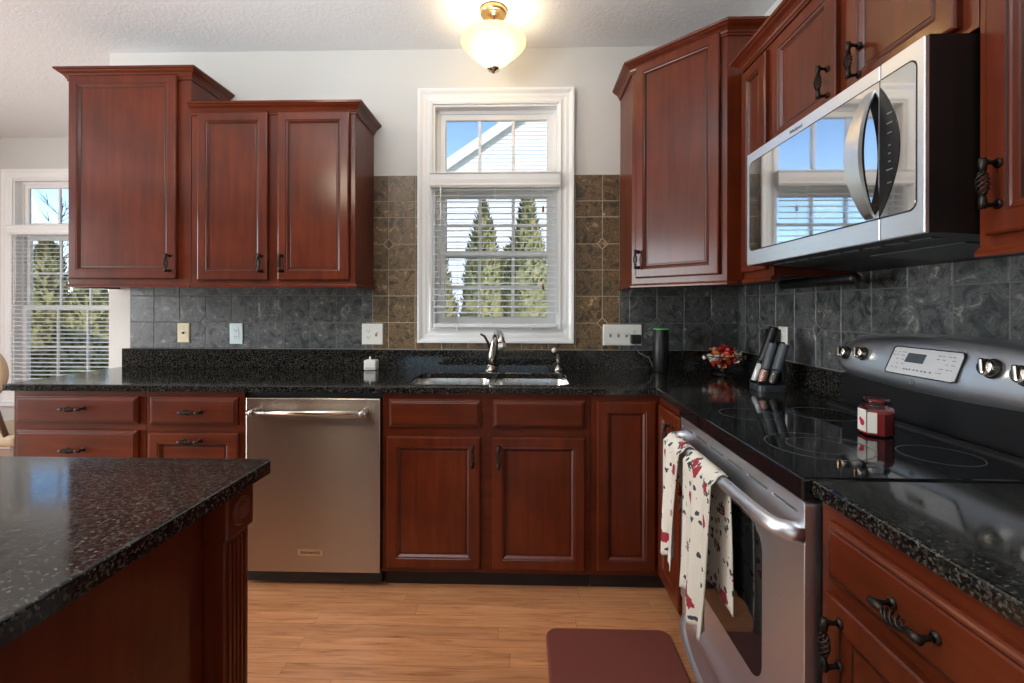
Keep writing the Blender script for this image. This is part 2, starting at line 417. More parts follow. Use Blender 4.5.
# ------------------------------------------------------------------ slate backsplash (one tiled surface per wall)
def clip_cut(x0, x1, z0, z1, H):
    hx0, hx1, hz0, hz1 = H
    if x1 <= hx0 or x0 >= hx1 or z1 <= hz0 or z0 >= hz1: return [(x0,x1,z0,z1)]
    out = []
    if z0 < hz0: out.append((x0,x1,z0,hz0)); z0 = hz0
    if z1 > hz1: out.append((x0,x1,hz1,z1)); z1 = hz1
    if x0 < hx0: out.append((x0,hx0,z0,z1))
    if x1 > hx1: out.append((hx1,x1,z0,z1))
    return out
ROWS = [1.0215, 1.1763, 1.3310, 1.4830, 1.6330, 1.7885, 1.8810, 2.0320]
def tile_wall(bm, cols, regions, H, diamonds, M, R=.030):
    g = .0019
    def slab(poly, t=.0075):
        cx = sum(p[0] for p in poly)/len(poly); cz = sum(p[1] for p in poly)/len(poly)
        fr = []
        for p in poly:
            d = Vector((cx-p[0], cz-p[1])); d.normalize(); fr.append((p[0]+d.x*.0025, p[1]+d.y*.0025))
        v0 = [bm.verts.new(M @ Vector((p[0], 0, p[1]))) for p in poly]
        v1 = [bm.verts.new(M @ Vector((p[0], -t+.0015, p[1]))) for p in poly]
        v2 = [bm.verts.new(M @ Vector((p[0], -t, p[1]))) for p in fr]
        k = len(poly); fs = []
        for a, c in ((v0, v1), (v1, v2)):
            for i in range(k): fs.append(bm.faces.new((a[i], a[(i+1)%k], c[(i+1)%k], c[i])))
        fs.append(bm.faces.new(v2)); fs.append(bm.faces.new(v0[::-1]))
        bmesh.ops.recalc_face_normals(bm, faces=fs)
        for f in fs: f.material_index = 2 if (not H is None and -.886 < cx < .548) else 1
    for (rx0, rx1, rz1) in regions:
        for i in range(len(cols)-1):
            for j in range(len(ROWS)-1):
                x0, x1, z0, z1 = max(cols[i], rx0), min(cols[i+1], rx1), ROWS[j], min(ROWS[j+1], rz1)
                if x1-x0 < .006 or z1-z0 < .006: continue
                for (a, c, e, f) in (clip_cut(x0,x1,z0,z1,H) if H else [(x0,x1,z0,z1)]):
                    if c-a < .006 or f-e < .006: continue
                    a, c, e, f = a+g, c-g, e+g, f-g
                    pts = []
                    for (px, pz, order) in ((a,e,0),(c,e,1),(c,f,2),(a,f,3)):
                        hit = any(abs(px-dx) < .006 and abs(pz-dz) < .006 for dx, dz in diamonds)
                        if hit:
                            sx = 1 if px == a else -1; sz = 1 if pz == e else -1
                            q = [(px+sx*R, pz), (px, pz+sz*R)]
                            if order in (0, 2): q = q[::-1]
                            pts += q
                        else: pts.append((px, pz))
                    slab(pts)
    for dx, dz in diamonds:
        r = R - .003
        slab([(dx,dz-r),(dx+r,dz),(dx,dz+r),(dx-r,dz)])
bcols = [-2.332] + [-2.186+.155*k for k in range(0, 23)]
bcols = [c for c in bcols if c < 1.221] + [1.221]
bx = lambda k: -2.186+.155*k
dia_b = [(bx(k), ROWS[1]) for k in (2,4,6,8)] + [(bx(9), ROWS[4])] + [(bx(k), ROWS[1]) for k in (17,19,21)] + [(bx(17), ROWS[4])]
bm = bmesh.new()
HOLE = (-.600, .270, 1.070, 2.60)
t = MB()
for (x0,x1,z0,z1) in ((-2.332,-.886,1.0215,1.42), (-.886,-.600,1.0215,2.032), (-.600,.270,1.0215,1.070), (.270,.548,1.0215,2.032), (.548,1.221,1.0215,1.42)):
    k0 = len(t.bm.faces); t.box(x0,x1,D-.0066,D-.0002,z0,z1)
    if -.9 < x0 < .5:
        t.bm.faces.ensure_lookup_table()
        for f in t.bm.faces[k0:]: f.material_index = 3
bm.free(); bm = t.bm
tile_wall(bm, bcols, [(-2.332,-.886,1.42),(-.886,.548,2.032),(.548,1.221,1.42)], HOLE, dia_b, T(0,D-.0005,0))
struct('wall_back_tile', bm, [M_GROUT, M_SLATE, M_SLATE_LAMPLIT, M_GROUT_LAMPLIT])
# wall along the range: local x runs towards the camera
rcols = sorted([0.0] + [(2.69-2.134)+.155*k for k in range(-3, 15)]); rcols = [c for c in rcols if c >= 0]
dia_r = [((2.69-2.134)+.155*k, ROWS[1]) for k in (-2, 1)]
t = MB(); t.box(0, 2.55, -.0061, 0, 1.0215, 1.42, M=T(W-.0002,2.69,0) @ RZ(-90))
tile_wall(t.bm, rcols, [(0,2.55,1.42)], None, dia_r, T(W-.0005,2.69,0) @ RZ(-90))
struct('wall_right_tile', t, [M_GROUT, M_SLATE])

# =================================================================== WINDOWS
CASING = [(0,0),(0,-.013),(.010,-.017),(.018,-.012),(.030,-.012),(.040,-.016),(.056,-.017),(.066,-.024),(.074,-.028),(.085,-.028),(.085,0)]
def window(name, x0, x1, z0, z1, ywall, bars, stool=False, transom=None, meet=None):
    """casing on the wall face, jamb lining, sashes; bars: number of columns"""
    root = struct_root(name, ((x0+x1)/2, ywall, z0))
    b = MB(); b.sweep(CASING, [(x0,z0),(x1,z0),(x1,z1),(x0,z1)], True, lambda a, c, h: (a, ywall+h, c)); obj('window_casing', b, M_WHITE, root)
    b = MB(); b.sweep([(0,0),(0,.13),(-.022,.13),(-.022,.075),(-.030,.075),(-.030,.060),(-.012,.060),(-.012,.0),], [(x0,z0),(x1,z0),(x1,z1),(x0,z1)], True, lambda a, c, h: (a, ywall+h, c)); obj('window_jamb', b, M_WHITE, root)
    gx0, gx1 = x0+.030, x1-.030
    def sash(a, c, e, f, y, rows, w=.036, nb='window_sash'):
        s = MB(); s.sweep([(0,-.014),(0,.014),(-w+.006,.014),(-w,.004),(-w,-.004),(-w+.006,-.014)], [(a,e),(c,e),(c,f),(a,f)], True, lambda p, q, h: (p, y+h, q))
        so = obj(nb, s, M_WHITE, root)
        m = MB(); i0, i1, k0, k1 = a+w, c-w, e+w, f-w
        for k in range(1, bars):
            x = i0+(i1-i0)*k/bars; m.box(x-.009, x+.009, y-.009, y+.009, k0, k1, .003)
        for k in range(1, rows):
            z = k0+(k1-k0)*k/rows; m.box(i0, i1, y-.0085, y+.0085, z-.009, z+.009, .003)
        obj('muntin_grid', m, M_WHITE, so)
        g = MB(); g.box(i0-.003, i1+.003, y-.002, y+.002, k0-.003, k1+.003); obj('glass_pane', g, M_PANE, so)
    gz0, gz1 = z0+.030, z1-.030
    tz0, tz1 = transom
    sash(gx0, gx1, tz1, gz1, ywall+.085, 1)
    b = MB(); b.box(x0+.012, x1-.012, ywall+.055, ywall+.125, tz0, tz1, .004); obj('transom_bar', b, M_WHITE, root)
    sash(gx0, gx1, meet-.018, tz0, ywall+.100, 2)
    sash(gx0, gx1, gz0, meet+.020, ywall+.072, 2)
    return root
window('window_1', WX0, WX1, WZ0, WZ1, D, 3, transom=(1.955, 2.040), meet=1.580)
window('window_2', FX0, FX1, FZ0, FZ1, YD, 3, transom=(1.900, 1.985), meet=1.250)
b = MB(); b.box(FX0-.10, FX1+.10, YD-.05, YD, FZ0-.115, FZ0-.087, .006); struct('window_2_sill', b, M_WHITE)

def blind(name, label, x0, x1, ztop, zbot, y, pitch, depth, tilt, wand_x):
    root = thing(name, label, 'blind', ((x0+x1)/2, y, ztop))
    b = MB(); b.sweep([(0,0),(.050,0),(.056,.012),(.050,.022),(.053,.045),(.050,.075),(.058,.080),(.058,.086),(0,.086)], [(x0-.018,y+.028),(x1+.018,y+.028)], M=T(0,0,ztop))
    obj('head_rail', b, M_WHITE, root)
    b = MB(); n = int((ztop-zbot-.02)/pitch)
    for k in range(n):
        z = ztop - .012 - k*pitch
        Mt = T(0,y,z) @ RX(tilt); t = bmesh.new(); q = []
        for s in (-1, -.33, .33, 1):
            q.append([t.verts.new((xx, s*depth/2, .0035*(1-s*s))) for xx in (x0, x1)])
        for a, c in zip(q, q[1:]): t.faces.new((a[0], a[1], c[1], c[0]))
        ex = bmesh.ops.extrude_face_region(t, geom=t.faces[:])
        for v in ex['geom']:
            if isinstance(v, bmesh.types.BMVert): v.co.z -= .0016
        bmesh.ops.recalc_face_normals(t, faces=t.faces[:]); b.join(t, Mt)
    o = obj('slat', b, M_WHITE, root); o['kind'] = 'stuff'
    b = MB(); b.box(x0, x1, y-.014, y+.014, zbot-.022, zbot, .004); obj('bottom_rail', b, M_WHITE, root)
    for fx in (.2, .5, .8):
        xx = x0+(x1-x0)*fx; b = MB(); b.tube([(xx,y-depth/2-.001,ztop),(xx,y-depth/2-.001,zbot-.02)], .0011, 5); obj('ladder_cord', b, M_WPLASTIC, root)
    for fx in (.2, .8):
        xx = x0+(x1-x0)*fx; b = MB(); b.lathe([(0,-.012),(.006,-.010),(.006,0),(.002,.006),(0,.007)], 10, T(xx,y-.01,zbot-.025)); obj('cord_button', b, M_WPLASTIC, root)
    b = MB(); b.tube([(wand_x,y-.03,ztop),(wand_x,y-.03,ztop-.58)], .0035, 6); obj('tilt_wand', b, M_WPLASTIC, root)
    return root
bl = blind('window_blind', 'white slatted blind lowered half open over the lower sashes of the window above the sink', WX0+.012, WX1-.014, 1.952, 1.172, 2.668, .0335, .040, 6, -.478)
for dz in (.115, .555):
    b = MB(); b.tube([(.106,2.640,1.952),(.106,2.640,1.955-dz)], .0012, 5); obj('pull_cord', b, M_WPLASTIC, bl)
    b = MB(); b.lathe([(0,-.035),(.007,-.03),(.006,-.008),(.003,0),(0,.002)], 10, T(.106,2.640,1.955-dz)); obj('cord_tassel', b, plain('wood_tassel', (.25,.06,.03), .4), bl)
blind('window_blind', 'white slatted blind on the tall dining window beyond the end of the counter', FX0+.012, FX1-.012, 1.90, .56, YD-.028, .036, .042, 6, FX0+.09)

# =================================================================== CABINETRY
def door_rings(t=.020, fr=.056):
    return [(0,0),(0,-t+.005),(.003,-t+.0012),(.007,-t),(fr-.013,-t),(fr-.011,-t+.0022),(fr-.008,-t+.0015),(fr-.004,-t+.003),(fr+.001,-t+.008),(fr+.004,-t+.0105),(fr+.009,-t+.0105),(fr+.012,-t+.0095)]
def slab_rings(t=.020):
    return [(0,0),(0,-t+.009),(.004,-t+.0075),(.007,-t+.0040),(.010,-t+.0025),(.013,-t+.0025),(.016,-t)]
def pull(M, L=.094):
    """dark birdcage pull, local x along its length, standing out to -y"""
    b = MB(); h = L/2
    for s in (-1, 1):
        b.lathe([(0,.0),(.0095,0),(.0095,-.003),(.006,-.006)], 12, M @ T(s*(h-.008),0,0) @ RX(90) @ Matrix.Scale(-1,4,(0,0,1)))
        b.tube([(s*(h-.008),0,0),(s*(h-.007),-.012,0),(s*(h-.006),-.024,0),(s*(h-.006),-.032,0)], [.0045,.0042,.0055,.0066], 8, M)
        b.tube([(s*(h+.001),-.0295,0),(s*(h-.012),-.0295,0),(s*(h-.028),-.030,0)], [.0066,.0070,.0046], 8, M)
    n = 18
    for k in range(4):
        pts = []
        for i in range(n+1):
            u = i/n; x = (-h+.025) + (L-.05)*u; r = .0030+.0062*math.sin(PI*u)**.6; a = 2*PI*(k/4+1.15*u)
            pts.append((x, -.030+r*math.cos(a), r*math.sin(a)))
        b.tube(pts, .0021, 6, M)
    return b
def front(parent, M, w, h, kind='panel', name='door', wood=None, fr=.056, handle=None):
    """door or drawer front at local origin (lower left corner, seen from in front); handle: (x, z, 'v'|'h')"""
    b = MB(); b.rings_rect(w, h, door_rings(fr=fr) if kind == 'panel' else slab_rings(), M, (4,9) if kind == 'panel' else (4,))
    d = obj(name, b, [wood or M_WZ, M_GLAZE], parent)
    if handle:
        hx, hz, o = handle
        Mh = M @ T(hx, -.0195, hz) @ (RY(90) if o == 'v' else Matrix.Identity(4))
        obj('handle', pull(Mh), M_BRONZE, d)
    return d
CROWN = [(-.006,0),(.006,0),(.006,.008),(.010,.012),(.013,.020),(.022,.030),(.034,.038),(.038,.043),(.044,.046),(.046,.056),(-.006,.056)]
RAIL = [(-.016,.002),(.004,.002),(.007,-.004),(.010,-.008),(.010,-.016),(-.016,-.016)]
TOP_T, TOP_S, ZB = 2.455, 2.268, 1.384      # tall and short cabinet tops (below crown), underside

def upper(name, label, x0, x1, ztop, yfront=2.393, crown_path=None, rail_path=None):
    root = thing(name, label, 'cabinet', ((x0+x1)/2, D, ZB))
    b = MB(); b.box(x0, x1, yfront, D-.009, ZB, ztop, .0015); obj('cabinet_body', b, M_WZ, root)
    b = MB(); b.sweep(CROWN, crown_path, M=T(0,0,ztop)); obj('crown_molding', b, M_WX, root)
    b = MB(); b.sweep(RAIL, rail_path, M=T(0,0,ZB)); obj('light_rail', b, M_WX, root)
    return root
x0, x1 = -2.405, -1.748
c = upper('wall_cabinet', 'tall cherry wall cabinet with a single door at the dining end of the sink wall', x0, x1, TOP_T, 2.393,
          [(x0,D-.009),(x0,2.393),(x1,2.393),(x1,D-.009)], [(x0,D-.009),(x0,2.393),(x1,2.393)])
front(c, T(-2.391,2.392,1.412), .576, 1.066, handle=(.546,.080,'v'))
x0, x1 = -1.745, -.878
c = upper('wall_cabinet', 'shorter cherry wall cabinet with two doors beside the sink window', x0, x1, TOP_S, 2.393,
          [(x0+.001,2.393),(x1,2.393),(x1,D-.009)], [(x0+.001,2.393),(x1,2.393),(x1,D-.009)])
front(c, T(-1.703,2.392,1.405), .371, .873, handle=(.342,.086,'v'))
front(c, T(-1.279,2.392,1.405), .373, .873, handle=(.027,.086,'v'))

# diagonal corner cabinet
PA, PB = (.550,2.393), (.886,2.057)
root = thing('corner_wall_cabinet', 'tall cherry corner wall cabinet with a diagonal single door', 'cabinet', (.8,2.4,ZB))
b = MB(); b.poly([PA, PB, (W-.009,2.057), (W-.009,D-.009), (.550,D-.009)], [], ZB, TOP_T); obj('cabinet_body', b, M_WZ, root)
b = MB(); b.sweep(CROWN, [(.550,D-.009), PA, PB, (W-.009,2.057)], M=T(0,0,TOP_T)); obj('crown_molding', b, M_WX, root)
b = MB(); b.sweep(RAIL, [(.550,D-.009), PA, PB, (.930,2.057)], M=T(0,0,ZB)); obj('light_rail', b, M_WX, root)
Md = T(PA[0],PA[1],0) @ RZ(-45)
front(root, Md @ T(.030,-.001,1.413), .418, 1.068, handle=(.020,.092,'v'))

# wall cabinets over the range side; local x runs towards the camera
FXU = .918
def upper_r(label, ya, yb, zb, ztop, rail=True, crown=None):
    root = thing('wall_cabinet', label, 'cabinet', (W, (ya+yb)/2, zb))
    b = MB(); b.box(FXU, W-.009, yb, ya, zb, ztop, .0015); obj('cabinet_body', b, M_WZ, root)
    b = MB(); b.sweep(CROWN, crown or [(FXU,ya),(FXU,yb)], M=T(0,0,ztop)); obj('crown_molding', b, M_WY, root)
    if rail:
        b = MB(); b.sweep(RAIL, [(FXU,ya),(FXU,yb)], M=T(0,0,zb)); obj('light_rail', b, M_WY, root)
    return root
MR = lambda y, z: T(FXU+.001, y, z) @ RZ(-90)
ZTR = 2.250
c = upper_r('narrow cherry wall cabinet between the corner cabinet and the microwave', 1.966, 1.7375, ZB, ZTR, crown=[(W-.02,1.966),(FXU,1.966),(FXU,1.7375)])
b = MB(); b.box(.975, W-.010, 1.9675, 2.0555, ZB, ZTR-.02); obj('filler_strip', b, M_WZ, c)
front(c, MR(1.958,1.410), .190, .822)
c = upper_r('cherry wall cabinet with two doors above the microwave', 1.7355, .9645, 1.8335, ZTR, rail=False)
front(c, MR(1.722,1.852), .347, .380, handle=(.318,.083,'v'))
front(c, MR(1.330,1.852), .332, .380, handle=(.055,.080,'v'))
c = upper_r('cherry wall cabinet hanging beside the black side of the microwave', .9625, .480, ZB, ZTR)
front(c, MR(.936,1.407), .420, .825, handle=(.030,.095,'v'))

# base cabinets of the sink wall
FYB = 2.070
def base(label, x0, x1, hollow=False):
    root = thing('base_cabinet', label, 'cabinet', ((x0+x1)/2, 2.37, 0))
    b = MB()
    if hollow: b.poly([(x0,FYB),(x1,FYB),(x1,D-.012),(x0,D-.012)], [[(x0+.02,FYB+.02),(x1-.02,FYB+.02),(x1-.02,D-.03),(x0+.02,D-.03)]], .082, .8815)
    else: b.box(x0, x1, FYB, D-.012, .082, .8815, .0015)
    obj('cabinet_body', b, M_WX, root)
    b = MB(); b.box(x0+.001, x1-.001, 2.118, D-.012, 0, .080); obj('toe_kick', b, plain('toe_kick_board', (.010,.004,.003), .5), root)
    return root
c = base('cherry drawer base cabinet at the open end of the counter', -2.336, -1.719)
front(c, T(-2.312,2.069,.736), .567, .122, 'slab', 'drawer', M_WX, handle=(.283,.070,'h'))
front(c, T(-2.312,2.069,.420), .567, .284, 'slab', 'drawer', M_WX, handle=(.283,.200,'h'))
front(c, T(-2.312,2.069,.110), .567, .284, 'slab', 'drawer', M_WX, handle=(.283,.200,'h'))
c = base('cherry drawer base cabinet adjoining the dishwasher', -1.717, -1.262)
front(c, T(-1.689,2.069,.732), .402, .125, 'slab', 'drawer', M_WX, handle=(.203,.063,'h'))
front(c, T(-1.694,2.069,.420), .412, .277, 'panel', 'drawer', M_WX, handle=(.205,.245,'h'))
front(c, T(-1.694,2.069,.110), .412, .277, 'panel', 'drawer', M_WX, handle=(.205,.245,'h'))
c = base('cherry sink base cabinet with two false drawer fronts and two doors', -.634, .294, True)
front(c, T(-.602,2.069,.732), .411, .123, 'slab', 'drawer_front', M_WX)
front(c, T(-.139,2.069,.731), .408, .124, 'slab', 'drawer_front', M_WX)
front(c, T(-.611,2.069,.106), .419, .585, handle=(.385,.505,'v'))
front(c, T(-.139,2.069,.106), .408, .585, handle=(.028,.503,'v'))
# corner base with two doors at a right angle
root = thing('corner_base_cabinet', 'cherry corner base cabinet whose two doors meet at the inside corner beside the stove', 'cabinet', (.9,2.3,0))
b = MB(); b.poly([(.296,FYB),(.600,FYB),(.600,1.7325),(W-.012,1.7325),(W-.012,D-.012),(.296,D-.012)], [], .082, .8815); obj('cabinet_body', b, M_WX, root)
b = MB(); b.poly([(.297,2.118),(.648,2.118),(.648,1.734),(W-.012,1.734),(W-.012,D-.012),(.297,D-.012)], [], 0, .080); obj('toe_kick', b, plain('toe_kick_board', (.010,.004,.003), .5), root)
front(root, T(.322,2.069,.108), .258, .745)
front(root, T(.601,2.034,.110) @ RZ(-90), .268, .738, handle=(.190,.650,'v'))
# near base cabinets beyond the stove
def base_r(label, ya, yb):
    root = thing('base_cabinet', label, 'cabinet', (.9, (ya+yb)/2, 0))
    b = MB(); b.box(.603, W-.012, yb, ya, .082, .8815, .0015); obj('cabinet_body', b, M_WY, root)
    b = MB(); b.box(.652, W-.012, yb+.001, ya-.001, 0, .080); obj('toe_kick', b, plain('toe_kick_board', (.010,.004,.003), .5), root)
    return root
for lab, ya in (('cherry base cabinet with one drawer and one door against the near side of the stove', .955), ('cherry base cabinet at the near end of the stove wall', .496)):
    c = base_r(lab, ya, ya-.457)
    front(c, T(.604,ya-.036,.742) @ RZ(-90), .412, .112, 'slab', 'drawer', M_WY, handle=(.206,.056,'h'))
    front(c, T(.604,ya-.036,.108) @ RZ(-90), .412, .607, handle=(.045,.535,'v'))

# =================================================================== COUNTERTOPS
root = thing('countertop', 'polished black granite countertop running under the window and around the corner', 'countertop', (-.5,2.36,CT))
SINK = rrect(-.538, .210, 2.112, 2.500, .07, 6)
b = MB(); b.poly([(-2.361,2.044),(.578,2.044),(.578,1.7300),(W-.010,1.7300),(W-.010,D-.009),(-2.361,D-.009)], [SINK], .884, CT, bev=.006, bevseg=3)
obj('worktop', b, M_GR, root)
b = MB(); b.poly([(-2.361,D-.030),(W-.031,D-.030),(W-.031,1.7300),(W-.010,1.7300),(W-.010,D-.009),(-2.361,D-.009)], [], CT, 1.0205, bev=.002); obj('upstand', b, M_GR, root)
root = thing('countertop', 'polished black granite countertop section on the near side of the stove', 'countertop', (.9,.4,CT))
b = MB(); b.poly([(.588,.9640),(W-.010,.9640),(W-.010,-.02),(.600,-.02)], [], .884, CT, bev=.006, bevseg=3); obj('worktop', b, M_GR, root)
b = MB(); b.box(W-.031, W-.010, -.02, .9640, CT, 1.0205, .002); obj('upstand', b, M_GR, root)

# island
root = thing('kitchen_island', 'cherry kitchen island with a polished black granite top', 'island', (-1.2,.3,0))
b = MB(); b.poly(rrect(-2.05, -.582, -.75, 1.062, .012, 4), [], .884, CT, bev=.005, bevseg=3); obj('worktop', b, M_GR, root)
b = MB(); b.box(-1.98, -.650, -.70, 1.000, .09, .8835, .002); obj('island_body', b, M_WZ, root)
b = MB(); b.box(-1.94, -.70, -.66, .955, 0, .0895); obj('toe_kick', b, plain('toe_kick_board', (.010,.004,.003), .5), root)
b = MB(); b.rings_rect(1.50, .792, [(0,0),(0,-.006),(.002,-.008)], T(-.6495,-.62,.0905) @ RZ(90)); obj('side_panel', b, M_WZ, root)
# corner post: rosette block over a fluted pilaster, facing the stove
t = MB(); t.box(-.6490, -.606, .925, 1.008, 0, .790, .003)
obj('fluted_pilaster', t, M_WZ, root)
fl = root.children[-1]
b = MB()
for k in range(5):
    y = .940 + k*.0132
    b.box(-.6065, -.6015, y-.0035, y+.0035, .06, .778, .0022, seg=3)
obj('flute', b, M_WZ, fl)
b = MB(); b.box(-.6490, -.597, .920, 1.013, .790, .8835, .004); rb = obj('rosette_block', b, M_WZ, root)
b = MB(); b.lathe([(.030,0),(.030,.004),(.026,.007),(.021,.004),(.016,.003),(.012,.007),(.006,.010),(0,.011)], 28, T(-.597,.966,.836) @ RY(90)); obj('rosette', b, M_WZ, rb)

# =================================================================== SINK AND TAPS
root = thing('sink', 'double bowl stainless steel sink set under the granite', 'sink', (-.16,2.3,.88))
def bowl(x0, x1, y0, y1, ztop, dep):
    t = bmesh.new(); loops = []
    for ins, z, r in ((0,ztop,.065),(.004,ztop-.02,.063),(.010,ztop-dep+.03,.058),(.022,ztop-dep+.006,.05),(.05,ztop-dep,.035)):
        loops.append([t.verts.new((p[0],p[1],z)) for p in rrect(x0+ins,x1-ins,y0+ins,y1-ins,r,5)])
    for a, c in zip(loops, loops[1:]):
        for k in range(len(a)): t.faces.new((a[k], a[(k+1)%len(a)], c[(k+1)%len(a)], c[k]))
    t.faces.new(loops[-1])
    bmesh.ops.recalc_face_normals(t, faces=t.faces[:]); bmesh.ops.reverse_faces(t, faces=t.faces[:])
    for f in t.faces: f.smooth = True
    return t
M_SINK = plain('satin_sink_steel', (.72,.70,.66), .28, 1.0)
for (xa, xb) in ((-.545,-.180), (-.150,.217)):
    b = MB(); b.join(bowl(xa, xb, 2.106, 2.506, .8825, .19)); bo = obj('bowl', b, M_SINK, root)
    b = MB(); b.lathe([(.045,.003),(.040,.005),(.028,.001),(0,.001)], 20, T((xa+xb)/2,2.31,.6925)); obj('drain', b, M_CHROME, bo)
b = MB(); b.box(-.181,-.149,2.112,2.50,.868,.8828,.003); obj('divider_rim', b, M_SINK, root)

root = thing('kitchen_faucet', 'nickel kitchen faucet with a dark lever behind the sink', 'faucet', (-.185,2.59,CT))
b = MB(); b.lathe([(0,0),(.034,0),(.034,.006),(.026,.012),(.024,.03),(0,.03)], 24, T(-.185,2.59,CT)); obj('base_flange', b, M_CHROME, root)
b = MB(); b.tube([(-.185,2.590,.93),(-.178,2.590,1.00),(-.168,2.588,1.06),(-.158,2.578,1.105),(-.146,2.548,1.128),(-.133,2.505,1.126),(-.124,2.468,1.100),(-.118,2.448,1.070)], [.024,.022,.020,.019,.018,.018,.019,.021], 16); obj('spout', b, M_CHROME, root)
b = MB(); b.tube([(-.1185,2.450,1.072),(-.1155,2.440,1.050)], [.0205,.0185], 16); obj('spray_head', b, plain('pale_spray_tip', (.75,.72,.68), .3, .3), root)
b = MB(); b.tube([(-.190,2.592,1.035),(-.205,2.592,1.075),(-.222,2.590,1.105),(-.245,2.588,1.117)], [.010,.007,.006,.0055], 10); obj('lever', b, M_BRONZE, root)
root = thing('side_sprayer', 'small chrome side sprayer standing behind the corner end of the sink', 'sprayer', (.190,2.60,CT))
b = MB(); b.lathe([(0,0),(.026,0),(.024,.008),(.016,.018),(.012,.026),(0,.026)], 20, T(.190,2.60,CT)); obj('base_flange', b, M_CHROME, root)
b = MB(); b.tube([(.190,2.60,.938),(.192,2.60,.965),(.188,2.60,1.000),(.180,2.597,1.022),(.170,2.585,1.032)], [.010,.012,.011,.012,.013], 12); obj('spray_handle', b, M_CHROME, root)
b = MB(); b.tube([(.172,2.588,1.030),(.160,2.570,1.028)], [.014,.012], 12); obj('spray_tip', b, M_WPLASTIC, root)

# =================================================================== DISHWASHER
root = thing('dishwasher', 'stainless steel dishwasher with a tubular handle under the counter', 'dishwasher', (-.94,2.3,0))
b = MB(); b.box(-1.256, -.640, 2.085, D-.02, .02, .880, .002); obj('tub', b, M_BLACKM, root)
b = MB(); b.box(-1.242, -.640+.003, 2.043, 2.084, .086, .860, .004); dr = obj('door', b, M_STX, root)
b = MB(); b.box(-1.250, -.638, 2.118, 2.15, .004, .082, .002); obj('toe_kick', b, M_BLACKM, root)
h = MB(); h.tube([(-1.203,1.990,.806),(-.682,1.990,.806)], .0125, 16)
hd = obj('handle', h, M_CHROME, dr)
for s in (-1.186, -.700):
    b = MB(); b.tube([(s,2.043,.806),(s,2.000,.806)], [.014,.011], 12); b.tube([(s-.010,1.990,.806),(s+.010,1.990,.806)], .0150, 16); obj('handle_bracket', b, M_STX, dr)
b = MB(); b.box(-1.004, -.892, 2.0405, 2.0432, .160, .189, .001); bd = obj('badge', b, M_CHROME, dr)
obj('badge_lettering', text_mesh('KitchenAid', .019, T(-.948,2.0400,.1745) @ RX(90)), M_HOLE, dr)

# =================================================================== RANGE
RY0, RY1 = .9670, 1.7270
root = thing('range', 'stainless steel electric range with a black glass cooktop', 'stove', (.9,1.347,0))
b = MB(); b.box(.612, W-.012, RY0+.002, RY1-.002, .02, .868, .003); obj('range_body', b, M_BLACK, root)
b = MB(); b.poly(rrect(.570, 1.130, RY0, RY1, [.004,.004,.004,.004], 2), [], .872, .9165, bev=.006, bevseg=3); ck = obj('cooktop', b, M_COOK, root)
def ringline(cx, cy, r, w=.0016):
    t = bmesh.new(); n = 72
    a = [[t.verts.new((cx+q*math.cos(2*PI*k/n), cy+q*math.sin(2*PI*k/n), .9168)) for k in range(n)] for q in (r-w, r+w)]
    for k in range(n): t.faces.new((a[0][k], a[1][k], a[1][(k+1)%n], a[0][(k+1)%n]))
    ex = bmesh.ops.extrude_face_region(t, geom=t.faces[:])
    for v in ex['geom']:
        if isinstance(v, bmesh.types.BMVert): v.co.z = .9163
    bmesh.ops.recalc_face_normals(t, faces=t.faces[:])
    return t
for cx, cy, r, r2 in ((.735,1.550,.085,0), (.745,1.200,.118,.070), (.985,1.560,.098,0), (.985,1.130,.080,0)):
    b = MB(); b.join(ringline(cx, cy, r))
    if r2: b.join(ringline(cx, cy, r2))
    obj('burner_ring', b, M_RINGLINE, ck)
b = MB(); b.sweep([(0,0),(.016,0),(.014,.006),(.004,.012),(0,.012)], [(1.115,RY1-.004),(1.115,RY0+.004)], M=T(0,0,.9165)); obj('rear_trim', b, M_BLACK, ck)
# door
def yz_plate(outline, xf, xb, holes=(), bev=0.003):      # outline in (y,z), front at xf (facing -x)
    m = MB(); m.poly([(-p[0], p[1]) for p in outline], [[(-p[0], p[1]) for p in h] for h in holes], 0, xb-xf, Matrix(((0,0,-1,xb),(-1,0,0,0),(0,1,0,0),(0,0,0,1))), bev=bev)
    return m
slots = [rrect(y0, y0+.100, .833, .839, .0028, 3) for y0 in (.995,1.117,1.239,1.361,1.483,1.605)]
b = yz_plate(rrect(RY0+.003, RY1-.003, .212, .866, .008, 3), .576, .610, slots, bev=.0015); od = obj('oven_door', b, M_STY, root)
b = MB(); b.box(.604, .6105, RY0+.01, RY1-.01, .826, .846); obj('vent_backing', b, M_HOLE, od)
b = yz_plate(rrect(1.140, 1.554, .345, .730, .055, 8), .5745, .580, bev=.001); obj('oven_window', b, M_OVENGLASS, od)
pts = [(.578,.985,.796),(.556,.988,.798),(.538,1.000,.800),(.530,1.030,.802),(.528,1.10,.802)] + [(.528,1.10+.06*k,.802) for k in range(1,9)] + [(.530,1.664,.802),(.538,1.694,.800),(.556,1.706,.798),(.578,1.709,.796)]
b = MB(); b.tube(pts, [.022,.021,.019,.0165]+[.0155]*10+[.0165,.019,.021], 14); obj('door_handle', b, M_STY, od)
b = yz_plate(rrect(RY0+.003, RY1-.003, .050, .205, .006, 3), .582, .612); dw = obj('storage_drawer', b, M_STY, root)
pts = []
for k in range(15):
    u = k/14; y = 1.004+.686*u; pts.append((.578-.055*math.sin(PI*u)**.55, y, .152))
b = MB(); b.tube(pts, .010, 10); obj('drawer_handle', b, M_STY, dw)
